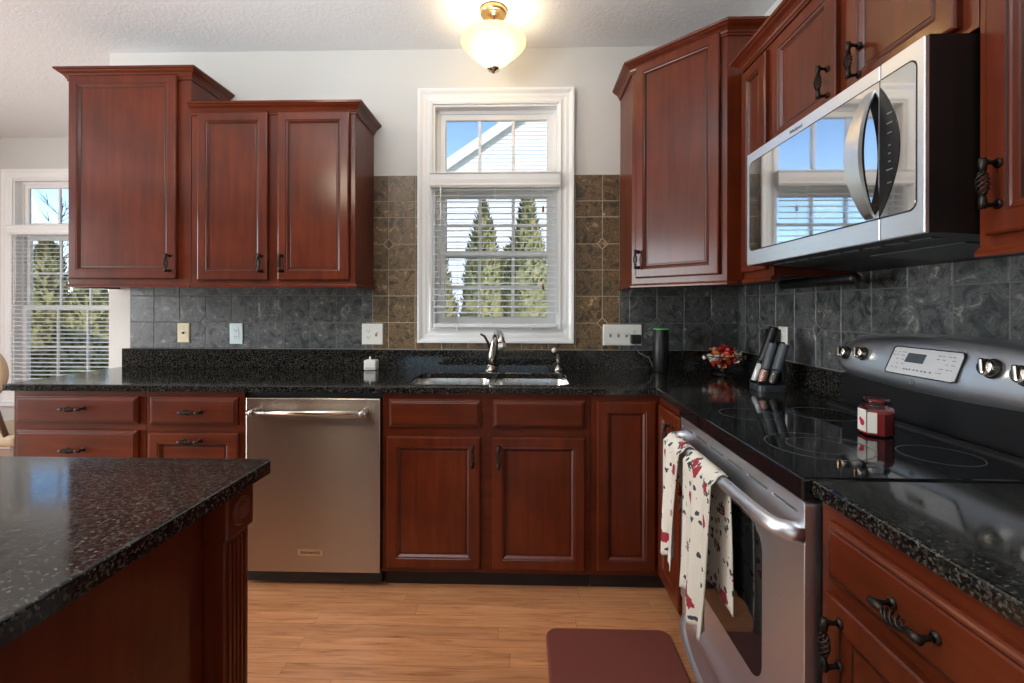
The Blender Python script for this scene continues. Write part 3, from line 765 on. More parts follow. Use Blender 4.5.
# backguard
def backguard():
    t = bmesh.new(); nu, nv = 40, 10; front_, back_ = [], []
    for i in range(nu+1):
        u = i/nu; y = RY1 - (RY1-RY0)*u; s = 2*u-1
        zt = 1.190 - .028*s*s; zb = 1.020 + .016*s*s
        e = (1-abs(s)**14); zc = (zt+zb)/2; zt = zc+(zt-zc)*(.62+.38*e); zb = zc+(zb-zc)*(.62+.38*e)
        fr = []
        for j in range(nv+1):
            v = j/nv; z = zb+(zt-zb)*v
            x = 1.128+.040*v - .012*math.sin(PI*v) + .020*(2*v-1)**8 + .02*(1-e)
            fr.append(t.verts.new((x, y, z)))
        front_.append(fr)
        back_.append([t.verts.new((1.2125, y, zb+(zt-zb)*(j/nv))) for j in (0, nv)])
    for i in range(nu):
        for j in range(nv): t.faces.new((front_[i][j], front_[i+1][j], front_[i+1][j+1], front_[i][j+1]))
        t.faces.new((front_[i][nv], front_[i+1][nv], back_[i+1][1], back_[i][1]))
        t.faces.new((front_[i][0], back_[i][0], back_[i+1][0], front_[i+1][0]))
        t.faces.new((back_[i][0], back_[i][1], back_[i+1][1], back_[i+1][0]))
    for i in (0, nu): t.faces.new(front_[i] + back_[i][::-1])
    bmesh.ops.recalc_face_normals(t, faces=t.faces[:]); return t
b = MB(); b.join(backguard(), smooth=False)
for f in b.bm.faces:
    if len(f.verts) == 4: f.smooth = True
bgd = obj('backguard', b, M_STY, root)
b = MB(); b.box(1.150, 1.2125, RY0+.012, RY1-.012, .9170, 1.034, .003); obj('vent_recess', b, M_BLACK, root)
# the face of the backguard leans back: local frame on it (x along the wall towards the camera, z up the face, -y out)
LEAN = math.degrees(math.atan2(.040, .170))
def face(y, z, out=0.0):
    v = (z-1.020)/.170; x = 1.128+.040*v-.012*math.sin(PI*v)
    return T(x, y, z) @ RZ(-90) @ RX(-LEAN) @ T(0, -out, 0)
def plate_local(outline, th, M, bev=.0008):
    m = MB(); m.poly(outline, [], 0, th, M @ RX(90), bev=bev); return m
pan = [(-.118,-.040),(.100,-.040),(.112,-.036),(.122,.030),(.118,.040),(-.096,.040),(-.104,.036),(-.122,-.034)]
dsp = obj('control_panel', plate_local(pan, .002, face(1.358,1.108,.0005)), plain('pale_grey_panel', (.62,.62,.63), .3), bgd)
obj('panel_rim', MB().sweep([(0,0),(.003,0),(.003,.0032),(0,.0032)], pan, True, None, face(1.358,1.108,.0003) @ RX(90)), M_BLACKM, dsp)
obj('display_window', plate_local([(-.060,-.011),(.004,-.011),(.012,.017),(-.050,.017)], .001, face(1.358,1.116,.0026)), plain('dark_display', (.05,.055,.055), .2), dsp)
b = MB()
random.seed(3)
for i in range(40):
    x = random.choice([-.100,-.085,-.066,.052,.066,.082,.098]) + random.uniform(-.003,.003); z = random.choice([-.022,-.010,.004,.016,.026])
    w_ = random.uniform(.002,.005)
    b.box(x-w_, x+w_, -.0032, -.0024, z-.0009, z+.0009, M=face(1.358,1.108,0))
for x in (-.055,-.045,-.035,-.02,-.008,.006,.018,.034):
    b.box(x-.0028, x+.0028, -.0032, -.0024, -.026, -.0215, M=face(1.358,1.108,0))
obj('panel_marking', b, plain('grey_print', (.16,.16,.17), .5), dsp)
b = MB(); b.lathe([(.0085,0),(.0085,.0012),(.0068,.0012),(.0068,0)], 28, face(1.384,1.050,.0005) @ RX(90)); lg = obj('round_logo', b, plain('grey_print', (.16,.16,.17), .5), bgd)
obj('logo_lettering', text_mesh('GE', .009, face(1.384,1.050,.0015) @ RX(90)), plain('grey_print', (.16,.16,.17), .5), bgd)
def knob(y, z, r):
    M = face(y, z, 0) @ RX(90); b = MB()
    b.lathe([(0,-.004),(r*1.12,-.004),(r*1.12,.004),(r*1.02,.007),(r,.020),(r*.86,.024),(0,.024)], 28, M)
    k = obj('control_knob', b, M_CHROME, bgd)
    b = MB(); b.lathe([(r*1.14,.001),(r*1.20,.003),(r*1.14,.007),(r*1.06,.008)], 28, M); obj('knob_skirt', b, M_BLACK, k)
    b = MB(); b.box(-r*.30, r*.30, -r*.98, r*.98, .018, .034, .005, M @ RZ(18)); obj('knob_grip', b, M_CHROME, k)
for y, z, r in ((1.668,1.107,.019),(1.588,1.112,.019),(1.160,1.118,.021),(1.080,1.112,.021)): knob(y, z, r)

# =================================================================== MICROWAVE
MX = .815
root = thing('microwave', 'stainless over the range microwave with a mirrored door and bowed handle', 'microwave', (1.0,1.347,1.42))
b = MB(); b.poly([(.824,1.4195),(.856,1.4195),(W-.010,1.396),(W-.010,1.824),(.824,1.824)], [], 0, .757, Matrix(((1,0,0,0),(0,0,1,.9685),(0,1,0,0),(0,0,0,1)))); body = obj('microwave_body', b, M_BLACK, root)
b = yz_plate(rrect(1.0895, 1.7250, 1.419, 1.822, .003, 2), MX, .8235, bev=.002); md = obj('door', b, M_STY, root)
b = yz_plate(rrect(.9685, 1.0865, 1.419, 1.822, .003, 2), MX, .8235, bev=.002); mc = obj('control_panel', b, M_STY, root)
b = yz_plate(rrect(1.0895, 1.703, 1.472, 1.785, [0,.018,.018,0], 6), MX-.0012, MX+.002, bev=.0006); obj('door_glass', b, M_MIRROR, md)
b = yz_plate(rrect(.990, 1.0865, 1.472, 1.785, [.018,0,0,.018], 6), MX-.0012, MX+.002, bev=.0006); obj('glass_panel', b, M_MIRROR, mc)
cres = [(1.0865,1.476)] + [(1.0865-.056*math.sin(PI*k/24)**.9, 1.476+.294*k/24) for k in range(1,24)] + [(1.0865,1.770)]
for nm, par, a0, a1, rr4 in (('glass_gasket', md, 1.0895, 1.706, [0,.020,.020,0]), ('glass_gasket', mc, .987, 1.0865, [.020,0,0,.020])):
    b = yz_plate(rrect(a0, a1, 1.469, 1.788, rr4, 6), MX-.0006, MX+.0015, bev=0); obj(nm, b, M_BLACK, par)
b = yz_plate(cres, MX-.0030, MX-.0008, bev=0); ca = obj('keypad_strip', b, M_BLACKM, mc)
M_KEY = plain('grey_keypad_print', (.25,.25,.25), .5)
for k, (z, w_) in enumerate(((1.700,.007),(1.678,.008),(1.656,.006),(1.628,.003),(1.610,.003),(1.592,.003),(1.574,.009),(1.545,.006))):
    yy = 1.0865-.030; b = MB(); b.box(MX-.0036, MX-.0028, yy-w_, yy+w_, z-.0011, z+.0011)
    obj('key_mark', b, M_KEY, ca)
def arch(r_out, wy, x_in, z0, z1, yc, th):
    t = bmesh.new(); n = 28; L = []
    for k in range(n+1):
        u = k/n; z = z0+(z1-z0)*u; dx = r_out*math.sin(PI*u)**.8
        wk = wy*(.55+.45*math.sin(PI*u))
        xo = x_in-dx-th*.5; xi = min(x_in-dx+th*(.55+.45*math.sin(PI*u)), x_in+.004)
        L.append([t.verts.new(p) for p in ((xo,yc+wk/2,z),(xo,yc-wk/2,z),(xi,yc-wk/2,z),(xi,yc+wk/2,z))])
    for a, c in zip(L, L[1:]):
        for k in range(4): t.faces.new((a[k], a[(k+1)%4], c[(k+1)%4], c[k]))
    t.faces.new(L[0]); t.faces.new(L[-1][::-1])
    bmesh.ops.recalc_face_normals(t, faces=t.faces[:])
    for f in t.faces: f.smooth = False
    return t
b = MB(); b.join(arch(.044, .048, MX-.001, 1.474, 1.772, 1.115, .006)); hd = obj('handle', b, plain('bright_handle_steel', (.80,.80,.80), .32, 1.0), md)
b = MB(); b.join(arch(.0375, .044, MX-.001, 1.480, 1.766, 1.1145, .006)); obj('handle_liner', b, M_BLACKM, hd)
obj('brand_lettering', text_mesh('Whirlpool', .016, T(MX-.0006,1.420,1.803) @ RZ(-90) @ RX(90), .0003), plain('grey_print', (.16,.16,.17), .5), md)
b = MB()
for k in range(9):
    b.box(.872+.0, .905, 1.02+.072*k, 1.075+.072*k, 1.4140, 1.4180, .001, M=T(0,0,.001))
obj('vent_slot', b, M_GREYP, body)
b = MB(); b.poly([(.97,1.4125),(.97,1.4095),(1.16,1.3965),(1.16,1.3995)], [], 0, .28, Matrix(((1,0,0,0),(0,0,1,1.05),(0,1,0,0),(0,0,0,1)))); obj('grease_filter', b, M_GREYP, body)

# black bar under the narrow cabinet
b = MB(); b.tube([(1.075,1.960,1.3620),(1.075,1.545,1.3620),(1.075,1.530,1.3620)], [.0195,.0195,.013], 14)
tag(obj('light_bar', b, M_BLACK, None, (1.085,1.75,1.368)), 'short black bar mounted beneath the narrow wall cabinet', 'under-cabinet light')

# =================================================================== CEILING LAMP
LX, LY = -.158, 2.345
root = thing('ceiling_lamp', 'warm glowing bell shaped glass ceiling lamp above the sink', 'lamp', (LX,LY,ZC))
M_LAMPMETAL = plain('brushed_gold_metal', (.55,.38,.20), .3, 1.0)
b = MB(); b.lathe([(0,0),(.066,0),(.066,-.012),(.064,-.030),(.056,-.032),(.050,-.022),(.020,-.020),(.016,-.030),(0,-.030)], 36, T(LX,LY,ZC-.0003)); obj('canopy', b, M_LAMPMETAL, root)
b = MB(); b.tube([(LX,LY,ZC-.03),(LX,LY,2.455)], .006, 10); obj('stem', b, M_LAMPMETAL, root)
n = N('amber_frosted_glass'); n.t.nodes.remove(n.b)
tl = n.n('ShaderNodeBsdfTranslucent'); tl.inputs[0].default_value = (.30,.25,.15,1); em = n.n('ShaderNodeEmission'); em.inputs[0].default_value = (1,.83,.50,1); em.inputs[1].default_value = .35
tp = n.n('ShaderNodeBsdfTransparent'); tp.inputs[0].default_value = (1,.88,.66,1)
mx = n.n('ShaderNodeMixShader'); ad = n.n('ShaderNodeAddShader'); mx.inputs[0].default_value = .22
n.l(tl.outputs[0], mx.inputs[1]); n.l(tp.outputs[0], mx.inputs[2]); n.l(mx.outputs[0], ad.inputs[0]); n.l(em.outputs[0], ad.inputs[1]); n.l(ad.outputs[0], n.out.inputs[0])
b = MB(); b.lathe([(.026,2.474),(.050,2.489),(.078,2.511),(.104,2.537),(.132,2.561),(.152,2.581),(.163,2.597),(.165,2.608),(.159,2.620),(.142,2.630),(.118,2.636),(.098,2.638)], 48, T(LX,LY,0)); obj('lamp_shade', b, n.m, root)
b = MB(); b.lathe([(0,2.446),(.006,2.448),(.009,2.456),(.028,2.462),(.032,2.470),(.030,2.478),(0,2.482)], 24, T(LX,LY,0)); obj('finial', b, M_CHROME, root)
lamp_object('ceiling_lamp_bulb_light', 'POINT', (LX, LY-.03, 2.575), (0,0,0), 8.5, (1,.74,.44), shadow_soft_size=.035)

# =================================================================== WALL PLATES
YW = D-.0085
M_SLOT = plain('shadowed_slot', (.22,.21,.18), .5)
def plate(name, label, cat, M, w, h, mat, gangs):
    """M places local (x right, z up, -y out) at the plate's centre"""
    p = M @ Vector((0,0,0)); root = thing(name, label, cat, p)
    b = MB(); b.rings_rect(w, h, [(0,0),(0,-.003),(.003,-.0055),(.005,-.006)], M @ T(-w/2,0,-h/2)); obj('cover_plate', b, mat, root)
    n = len(gangs)
    for i, g in enumerate(gangs):
        x = (i-(n-1)/2)*.046
        if g == 'outlet':
            for z in (-.019, .019):
                b = MB(); b.poly(rrect(-.0165,.0165,-.0135,.0135,.009,5), [], 0, .008, M @ T(x,0,z) @ RX(90), bev=.001); s = obj('socket', b, mat, root)
                b = MB(); b.box(x-.008,x-.0055,-.0084,-.0078,z-.002,z+.006,M=M); b.box(x+.0055,x+.008,-.0084,-.0078,z-.002,z+.006,M=M); b.lathe([(0,.0083),(.0024,.0083),(.0024,.0077),(0,.0077)],10,M@T(x,0,z-.007)@RX(90)); obj('socket_slot', b, M_HOLE, s)
        elif g == 'toggle':
            b = MB(); b.box(x-.0062,x+.0062,-.0064,-.0058,-.013,.013,M=M); obj('toggle_slot', b, M_SLOT, root)
            b = MB(); b.box(x-.0042,x+.0042,-.017,-.004,-.005,.005,.0015,M=M@T(0,0,.004)@RX(-20)); obj('toggle', b, mat, root)
        elif g == 'coax':
            b = MB(); b.lathe([(0,.014),(.0045,.014),(.0045,.006),(.007,.006),(.007,.0055)],12,M@RX(90)); obj('coax_jack', b, M_BRONZE, root)
        elif g == 'decora':
            b = MB(); b.rings_rect(.033, .067, [(0,0),(0,-.0075),(.001,-.008)], M @ T(x-.0165,0,-.0335)); s = obj('socket', b, mat, root)
            b = MB()
            for z in (-.018, .018):
                b.box(x-.008,x-.0055,-.0086,-.0078,z-.002,z+.006,M=M); b.box(x+.0055,x+.008,-.0086,-.0078,z-.002,z+.006,M=M); b.lathe([(0,.0085),(.0024,.0085),(.0024,.0077),(0,.0077)],10,M@T(x,0,z-.007)@RX(90))
            obj('socket_slot', b, M_HOLE, s)
    for i in range(n):
        x = (i-(n-1)/2)*.046
        for z in ((-.030,.030) if gangs[i] in ('toggle','coax') else (0,) if gangs[i] == 'outlet' else (-.048,.048)):
            b = MB(); b.lathe([(0,.0070),(.0022,.0068),(.0028,.0058)],8,M@T(x,0,z)@RX(90)); obj('plate_screw', b, mat, root)
    return root
plate('coax_plate', 'ivory coax wall plate on the slate tile below the tall cabinet', 'wall plate', T(-2.0055,YW,1.1125), .072, .116, M_IVORY, ['coax'])
plate('power_outlet', 'bluish white single outlet plate beneath the two door cabinet', 'outlet', T(-1.690,YW,1.1085), .078, .122, plain('cool_white_plastic', (.66,.76,.80), .3), ['decora'])
plate('power_outlet', 'white double plate with an outlet and a switch just above the small white cube', 'outlet', T(-.884,YW,1.1085), .124, .122, M_WPLASTIC, ['outlet','toggle'])
plate('switch_plate', 'wide white plate with three switches and an outlet beside the window', 'switch', T(.564,YW,1.1085), .222, .120, M_WPLASTIC, ['toggle','toggle','toggle','outlet'])
plate('power_outlet', 'white outlet plate on the stove wall behind the salt and pepper mills', 'outlet', T(W-.0085,2.222,1.120) @ RZ(-90), .072, .116, M_WPLASTIC, ['outlet'])

# black adapter plugged in beside the speaker, with its cord
root = thing('power_adapter', 'black plug-in adapter with a thin cord on the wide switch plate', 'adapter', (.633,2.66,1.085))
b = MB(); b.box(.606, .662, 2.640, 2.6795, 1.060, 1.112, .006); obj('adapter_body', b, M_BLACKM, root)
b = MB(); b.tube([(.634,2.655,1.062),(.636,2.652,1.035),(.648,2.640,1.010),(.670,2.628,1.000),(.698,2.618,.985),(.712,2.612,.950),(.718,2.606,.928)], .0022, 6); obj('power_cord', b, plain('grey_cord', (.15,.15,.15), .5), root)
# smart speaker
root = thing('smart_speaker', 'tall black cylinder speaker with a green light ring', 'speaker', (.752,2.58,CT))
b = MB(); b.lathe([(0,.0005),(.040,.0005),(.042,.004),(.042,.228),(.040,.231),(0,.231)], 36, T(.752,2.58,CT)); obj('speaker_body', b, M_BLACKM, root)
n = N('green_ring_light'); n.set(Base_Color=(.05,.2,.05), Emission_Color=(.25,.75,.22), Emission_Strength=.12)
b = MB(); b.lathe([(.030,.231),(.0415,.231),(.0415,.236),(.040,.238),(.030,.238)], 36, T(.752,2.58,CT)); obj('light_ring', b, n.m, root)
b = MB(); b.lathe([(0,.236),(.030,.236),(.030,.232)], 30, T(.752,2.58,CT)); obj('top_cap', b, M_BLACKM, root)

# white cube gadget
root = thing('plug_cube', 'small white cube gadget standing on the counter against the granite upstand', 'gadget', (-.855,2.58,CT))
b = MB(); b.box(-.889, -.821, 2.552, 2.610, CT+.0005, .972, .007, seg=3); obj('cube_body', b, M_WPLASTIC, root)
b = MB(); b.lathe([(0,0),(.006,0),(.005,.014),(.003,.018),(0,.019)], 12, T(-.862,2.58,.9715)); obj('stub', b, M_WPLASTIC, root)
b = MB(); b.box(-.880, -.830, 2.5512, 2.5524, .922, .932, .0004); obj('front_label', b, plain('pale_grey_print', (.5,.5,.5), .5), root)

# =================================================================== CANDY BASKET
BX, BY = 1.062, 2.500
root = thing('wire_basket', 'black wire bowl on a foot holding wrapped candy in the corner', 'basket', (BX,BY,CT))
b = MB(); b.tube([(BX+.100*math.cos(2*PI*k/36), BY+.100*math.sin(2*PI*k/36), 1.010) for k in range(37)], .0028, 8, cap=False); obj('rim', b, M_BRONZE, root)
b = MB()
for k in range(12):
    a = 2*PI*k/12; pts = []
    for i in range(9):
        u = i/8; r = .025+(.100-.025)*math.sin(u*PI/2); z = .942+(1.010-.942)*(1-math.cos(u*PI/2))
        pts.append((BX+r*math.cos(a+.3*u), BY+r*math.sin(a+.3*u), z))
    b.tube(pts, .0016, 5)
o = obj('wire_rib', b, M_BRONZE, root)
b = MB(); b.lathe([(0,.028),(.028,.026),(.020,.022),(.010,.016),(.012,.010),(.045,.006),(.055,.0006),(0,.0006)], 28, T(BX,BY,CT)); obj('foot', b, M_BRONZE, root)
cols = {'red': plain('red_wrapper', (.38,.015,.012), .3), 'orange': plain('orange_wrapper', (.46,.13,.05), .3), 'white': plain('white_wrapper', (.70,.66,.62), .3), 'silver': plain('silver_wrapper', (.6,.6,.6), .25, .8), 'cream': plain('cream_wrapper', (.55,.42,.33), .35)}
def candy_mesh(seed):
    random.seed(seed); b = MB(); t = bmesh.new(); bmesh.ops.create_icosphere(t, subdivisions=2, radius=1.0)
    for v in t.verts:
        k = 1 + random.uniform(-.10,.10); v.co = Vector((v.co.x*.024*k, v.co.y*.017*k, v.co.z*.016*k))
    b.join(t)
    for s in (-1, 1):
        t = bmesh.new(); c0 = t.verts.new((s*.020,0,0)); ring = [t.verts.new((s*(.037+.004*(k%2)), .014*math.cos(2*PI*k/10), 0.011*math.sin(2*PI*k/10))) for k in range(10)]
        for k in range(10): t.faces.new((c0, ring[k], ring[(k+1)%10]))
        b.join(t)
    return b
random.seed(11); protos = {}
spots = []
for ring, n_, z, r in ((0,3,.962,.022),(1,6,.984,.050),(2,8,1.006,.068),(3,5,1.028,.046),(4,2,1.046,.018)):
    for k in range(n_):
        a = 2*PI*k/n_ + ring*.7
        spots.append((BX+r*math.cos(a), BY+r*math.sin(a), z+random.uniform(-.003,.003)))
order = ['orange','red','cream','white','orange','cream','red']
CLAB = {'red': 'red wrapped candy in the wire bowl', 'orange': 'orange wrapped candy in the wire bowl', 'white': 'white wrapped candy in the wire bowl', 'silver': 'silver wrapped candy in the wire bowl', 'cream': 'cream wrapped candy in the wire bowl'}
for i, p in enumerate(spots):
    c_ = order[(i*2 + i//5) % 7]
    if c_ not in protos:
        o = obj('wrapped_candy', candy_mesh(20+i), cols[c_]); protos[c_] = o
    else:
        o = protos[c_].copy(); COL.objects.link(o)
    o.location = p; o.rotation_euler = (random.uniform(-.6,.6), random.uniform(-.6,.6), random.uniform(0,6))
    tag(o, CLAB[c_], 'candy', c_ + ' candies in the wire bowl')

# =================================================================== SALT AND PEPPER MILLS
root = thing('mill_stand', 'black stand holding tilted salt and pepper mills near the stove', 'stand', (1.05,2.02,CT))
b = MB(); b.poly(rrect(.985, 1.108, 1.968, 2.080, .03, 6), [], CT+.0005, CT+.026, bev=.006, bevseg=3); obj('stand_base', b, plain('slate_grey_plastic', (.035,.042,.05), .35), root)
b = MB(); b.box(1.095, 1.112, 2.005, 2.060, CT+.020, 1.12, .006); obj('stand_back', b, M_BLACKM, root)
b = MB(); b.box(.985, 1.10, 1.985, 1.995, CT+.024, .955, .004); b.box(.985, 1.10, 2.058, 2.066, CT+.024, .955, .004); obj('cradle_wall', b, M_BLACKM, root)
def mill(label, foot, top, mats, rr=.0195):
    f, t_ = Vector(foot), Vector(top); d = (t_-f); L = d.length; M = T(*f) @ d.to_track_quat('Z', 'Y').to_matrix().to_4x4()
    root = thing('pepper_mill', label, 'mill', foot, 'mills on the black stand')
    b = MB(); b.lathe([(0,.003),(rr*.86,.003),(rr*.86,L*.32),(0,L*.32)], 24, M); obj('filling', b, mats[1], root)
    b = MB(); b.lathe([(0,0),(rr*.9,0),(rr,.004),(rr,L*.36)], 24, M); obj('glass_jar', b, M_GLASS, root)
    b = MB(); b.lathe([(0,L*.36),(rr*1.04,L*.36),(rr*1.04,L*.40),(rr,L*.42),(rr,L*.97),(rr*.92,L),(0,L)], 24, M); obj('grip', b, mats[0], root)
mill('black mill with white salt, at the window end of the black stand', (1.006,2.056,.944), (1.092,2.060,1.180), (M_BLACKM, plain('white_salt', (.92,.92,.90), .6)))
mill('grey mill with pink salt in its clear end', (1.022,2.028,.942), (1.072,2.030,1.112), (M_GREYP, plain('pink_salt', (.90,.45,.36), .6)))
mill('grey mill with an almost empty clear end on the black stand', (1.048,1.992,.942), (1.100,1.992,1.112), (M_GREYP, plain('peppercorns', (.10,.09,.08), .6)))
root = thing('power_adapter', 'black charger plugged into the outlet behind the mills', 'adapter', (1.2,2.222,1.13))
b = MB(); b.box(1.160, 1.2115, 2.225, 2.275, 1.105, 1.165, .006); obj('adapter_body', b, M_BLACKM, root)
b = MB(); b.tube([(1.17,2.25,1.107),(1.165,2.245,1.06),(1.160,2.235,1.00),(1.150,2.21,.940),(1.13,2.19,.918)], .0024, 6); obj('power_cord', b, M_BLACKM, root)

# =================================================================== CANDLE JAR
JX, JY, JZ = .968, 1.305, .9175
root = thing('candle_jar', 'hexagonal glass jar of red wax with a cream label on the cooktop', 'jar', (JX,JY,JZ))
def hexa(r, z0, z1, a0=.42): return [(r*math.cos(a0+2*PI*k/6), r*math.sin(a0+2*PI*k/6)) for k in range(6)]
b = MB(); b.poly(hexa(.0365,0,0), [], JZ+.004, JZ+.062, T(JX,JY,0), bev=.002); obj('wax', b, plain('red_wax', (.70,.014,.02), .3), root)
t = bmesh.new(); loops = []
for r, z in ((.036,0),(.0395,.003),(.0395,.072),(.036,.077)): loops.append([t.verts.new((JX+p[0],JY+p[1],JZ+z)) for p in hexa(r,0,0)])
for a, c in zip(loops, loops[1:]):
    for k in range(6): t.faces.new((a[k], a[(k+1)%6], c[(k+1)%6], c[k]))
t.faces.new(loops[0][::-1]); bmesh.ops.recalc_face_normals(t, faces=t.faces[:])
b = MB(); b.join(t); b.lathe([(.036,.077),(.029,.081),(.029,.086),(.031,.087),(.031,.098),(.027,.100),(.026,.086)], 28, T(JX,JY,JZ)); obj('glass_jar', b, M_GLASS, root)
# label wraps the faces towards the camera
hx = hexa(.0402,0,0)
M_LABEL = plain('cream_label', (.72,.68,.60), .55)
faces_ = sorted(range(6), key=lambda k: ((hx[k][0]+hx[(k+1)%6][0])/2 + JX)*.55 + ((hx[k][1]+hx[(k+1)%6][1])/2 + JY)*1.0)
def label_face(k, z0, z1, s0=0.03, s1=.97):
    p, q = Vector((JX+hx[k][0],JY+hx[k][1],0)), Vector((JX+hx[(k+1)%6][0],JY+hx[(k+1)%6][1],0))
    nrm = Vector(((p+q).x/2-JX,(p+q).y/2-JY,0)).normalized()
    t = bmesh.new(); vs = []
    for (s, z) in ((s0,z0),(s1,z0),(s1,z1),(s0,z1)): vs.append(t.verts.new(p+(q-p)*s+Vector((0,0,JZ+z))+nrm*.0004))
    t.faces.new(vs); ex = bmesh.ops.extrude_face_region(t, geom=t.faces[:])
    for v in ex['geom']:
        if isinstance(v, bmesh.types.BMVert): v.co += nrm*.0006
    bmesh.ops.recalc_face_normals(t, faces=t.faces[:]); return t
# face whose normal points furthest to -x, and its neighbour
west = min(range(6), key=lambda k: (hx[k][0]+hx[(k+1)%6][0])*.8 + (hx[k][1]+hx[(k+1)%6][1])*.6)
west2 = min(range(6), key=lambda k: hx[k][0]+hx[(k+1)%6][0])
b = MB(); b.join(label_face(west2, .010, .070)); lb = obj('front_label', b, M_LABEL, root)
p_, q_ = Vector((JX+hx[west2][0],JY+hx[west2][1],0)), Vector((JX+hx[(west2+1)%6][0],JY+hx[(west2+1)%6][1],0)); nr = ((p_+q_)/2-Vector((JX,JY,0))).normalized(); ax = (q_-p_).normalized()
fm = Matrix(((ax.x, -nr.x, 0, (p_+q_).x/2+nr.x*.0012),(ax.y, -nr.y, 0, (p_+q_).y/2+nr.y*.0012),(0,0,1,JZ),(0,0,0,1)))
b = MB(); b.lathe([(0,.0008),(.008,.0006),(.0095,0)], 16, fm @ T(.002,0,.034) @ RX(90)); b.lathe([(0,.0008),(.005,.0006),(.006,0)], 14, fm @ T(-.006,0,.041) @ RX(90)); obj('printed_fruit', b, plain('crimson_print', (.45,.01,.08), .5), lb)
k2 = (west2-1) % 6 if (hx[(west2-1)%6][1]+hx[west2][1]) < (hx[(west2+1)%6][1]+hx[(west2+2)%6][1]) else (west2+1) % 6
b = MB(); b.join(label_face(k2, .010, .066, .03, .55) if k2 == (west2+1) % 6 else label_face(k2, .010, .066, .45, .97)); obj('side_label', b, M_LABEL, root)

# =================================================================== TOWELS
def mat_towel():
    n = N('printed_waffle_cotton'); tc = n.n('ShaderNodeTexCoord'); uv = tc.outputs['UV']
    def vor(scale, feat='F1', ch=None):
        x = n.n('ShaderNodeTexVoronoi', feature=feat); x.inputs['Scale'].default_value = scale; n.l(uv, x.inputs['Vector']); return x
    base = (.82,.77,.66)
    # red motifs: blobs of a coarse cell pattern, broken up by noise
    v1 = vor(9.5); nz = n.noise(uv, 34, 3, .6)
    d1 = n.math('ADD', v1.outputs['Distance'], n.math('MULTIPLY', nz, .50))
    sel1 = n.n('ShaderNodeSeparateColor'); n.l(v1.outputs['Color'], sel1.inputs[0])
    red = n.math('MULTIPLY', n.math('LESS_THAN', d1, .60), n.math('GREATER_THAN', sel1.outputs[0], .55))
    blk = n.math('MULTIPLY', n.math('LESS_THAN', d1, .54), n.math('LESS_THAN', sel1.outputs[0], .30))
    # small black squiggles
    v2 = vor(20); nz2 = n.noise(uv, 60, 2, .6); d2 = n.math('ADD', v2.outputs['Distance'], n.math('MULTIPLY', nz2, .6))
    sel2 = n.n('ShaderNodeSeparateColor'); n.l(v2.outputs['Color'], sel2.inputs[0])
    sq = n.math('MULTIPLY', n.math('LESS_THAN', d2, .60), n.math('GREATER_THAN', sel2.outputs[1], .35))
    # checks inside the black patches
    sp = n.n('ShaderNodeSeparateXYZ'); n.l(uv, sp.inputs[0])
    st = n.math('MAXIMUM', n.math('LESS_THAN', n.math('FRACT', n.math('MULTIPLY', sp.outputs[0], 55)), .5), n.math('LESS_THAN', n.math('FRACT', n.math('MULTIPLY', sp.outputs[1], 55)), .5))
    blk = n.math('MULTIPLY', blk, st)
    c = n.mix(sq, base, (.05,.055,.07)); c = n.mix(blk, c, (.03,.03,.035)); c = n.mix(red, c, (.33,.02,.035))
    w = n.n('ShaderNodeTexWave', wave_type='BANDS', bands_direction='X'); w.inputs['Scale'].default_value = 42; n.l(uv, w.inputs['Vector'])
    w2 = n.n('ShaderNodeTexWave', wave_type='BANDS', bands_direction='Y'); w2.inputs['Scale'].default_value = 42; n.l(uv, w2.inputs['Vector'])
    h = n.math('MULTIPLY', w.outputs['Fac'], w2.outputs['Fac'])
    n.set(Base_Color=c, Roughness=.9); n.bump(h, .6, .003); return n.m
M_TOWEL = mat_towel()
def towel(name, label, y0, y1, zf, zb, phase, flare):
    HXc, HZ, R = .528, .802, .019
    nu, ns = 26, 64
    Lf, Lb = HZ-zf, HZ-zb; tot = Lf + PI*R + Lb
    t = bmesh.new(); uvl = t.loops.layers.uv.new('UVMap'); G = []; UV = {}
    for i in range(ns+1):
        s = tot*i/ns; row = []
        for j in range(nu+1):
            w = j/nu; y = y0+(y1-y0)*w
            if s < Lf:
                x = HXc-R; z = HZ-(Lf-s); k = (Lf-s)/Lf; sg = -1
            elif s < Lf+PI*R:
                a = (s-Lf)/R; x = HXc-R*math.cos(a); z = HZ+R*math.sin(a); k = 0; sg = 0
            else:
                q = s-Lf-PI*R; x = HXc+R-.002; z = HZ-q; k = q/Lb; sg = 1
            rip = math.sin(w*2*PI*1.7+phase)*.6+math.sin(w*2*PI*3.1+phase*2+k*1.5)*.4
            if sg < 0:
                x += -.006 - .017*(.25+k)*(1+rip) - flare*k; y += (w-.5)*-.045*k + .012*k + .006*math.sin(phase+k*3)
                z += .010*k*math.sin(w*5+phase) + .003*k*math.sin(w*41) + (w-.5)*.05*k
            elif sg > 0:
                x = min(x + .004*rip*k, .566); y += .004*math.sin(phase+k*4) - .012*k; z += .012*k*math.sin(w*4)
            v = t.verts.new((x, y, z)); UV[v] = (w*(y1-y0)*2.0, s*2.0); row.append(v)
        G.append(row)
    for i in range(ns):
        for j in range(nu):
            f = t.faces.new((G[i][j], G[i+1][j], G[i+1][j+1], G[i][j+1])); f.smooth = True
            for lp in f.loops: lp[uvl].uv = UV[lp.vert]
    o = obj(name, t, M_TOWEL, None, ((HXc),(y0+y1)/2,HZ))
    m = o.modifiers.new('thickness', 'SOLIDIFY'); m.thickness = .0035; m.offset = 1
    tag(o, label, 'towel'); return o
towel('dish_towel', 'printed cotton towel at the far end of the oven handle', 1.495, 1.665, .425, .56, .6, -.006)
towel('dish_towel', 'longer printed cotton towel on the middle of the oven handle', 1.245, 1.462, .375, .455, 2.2, -.004)

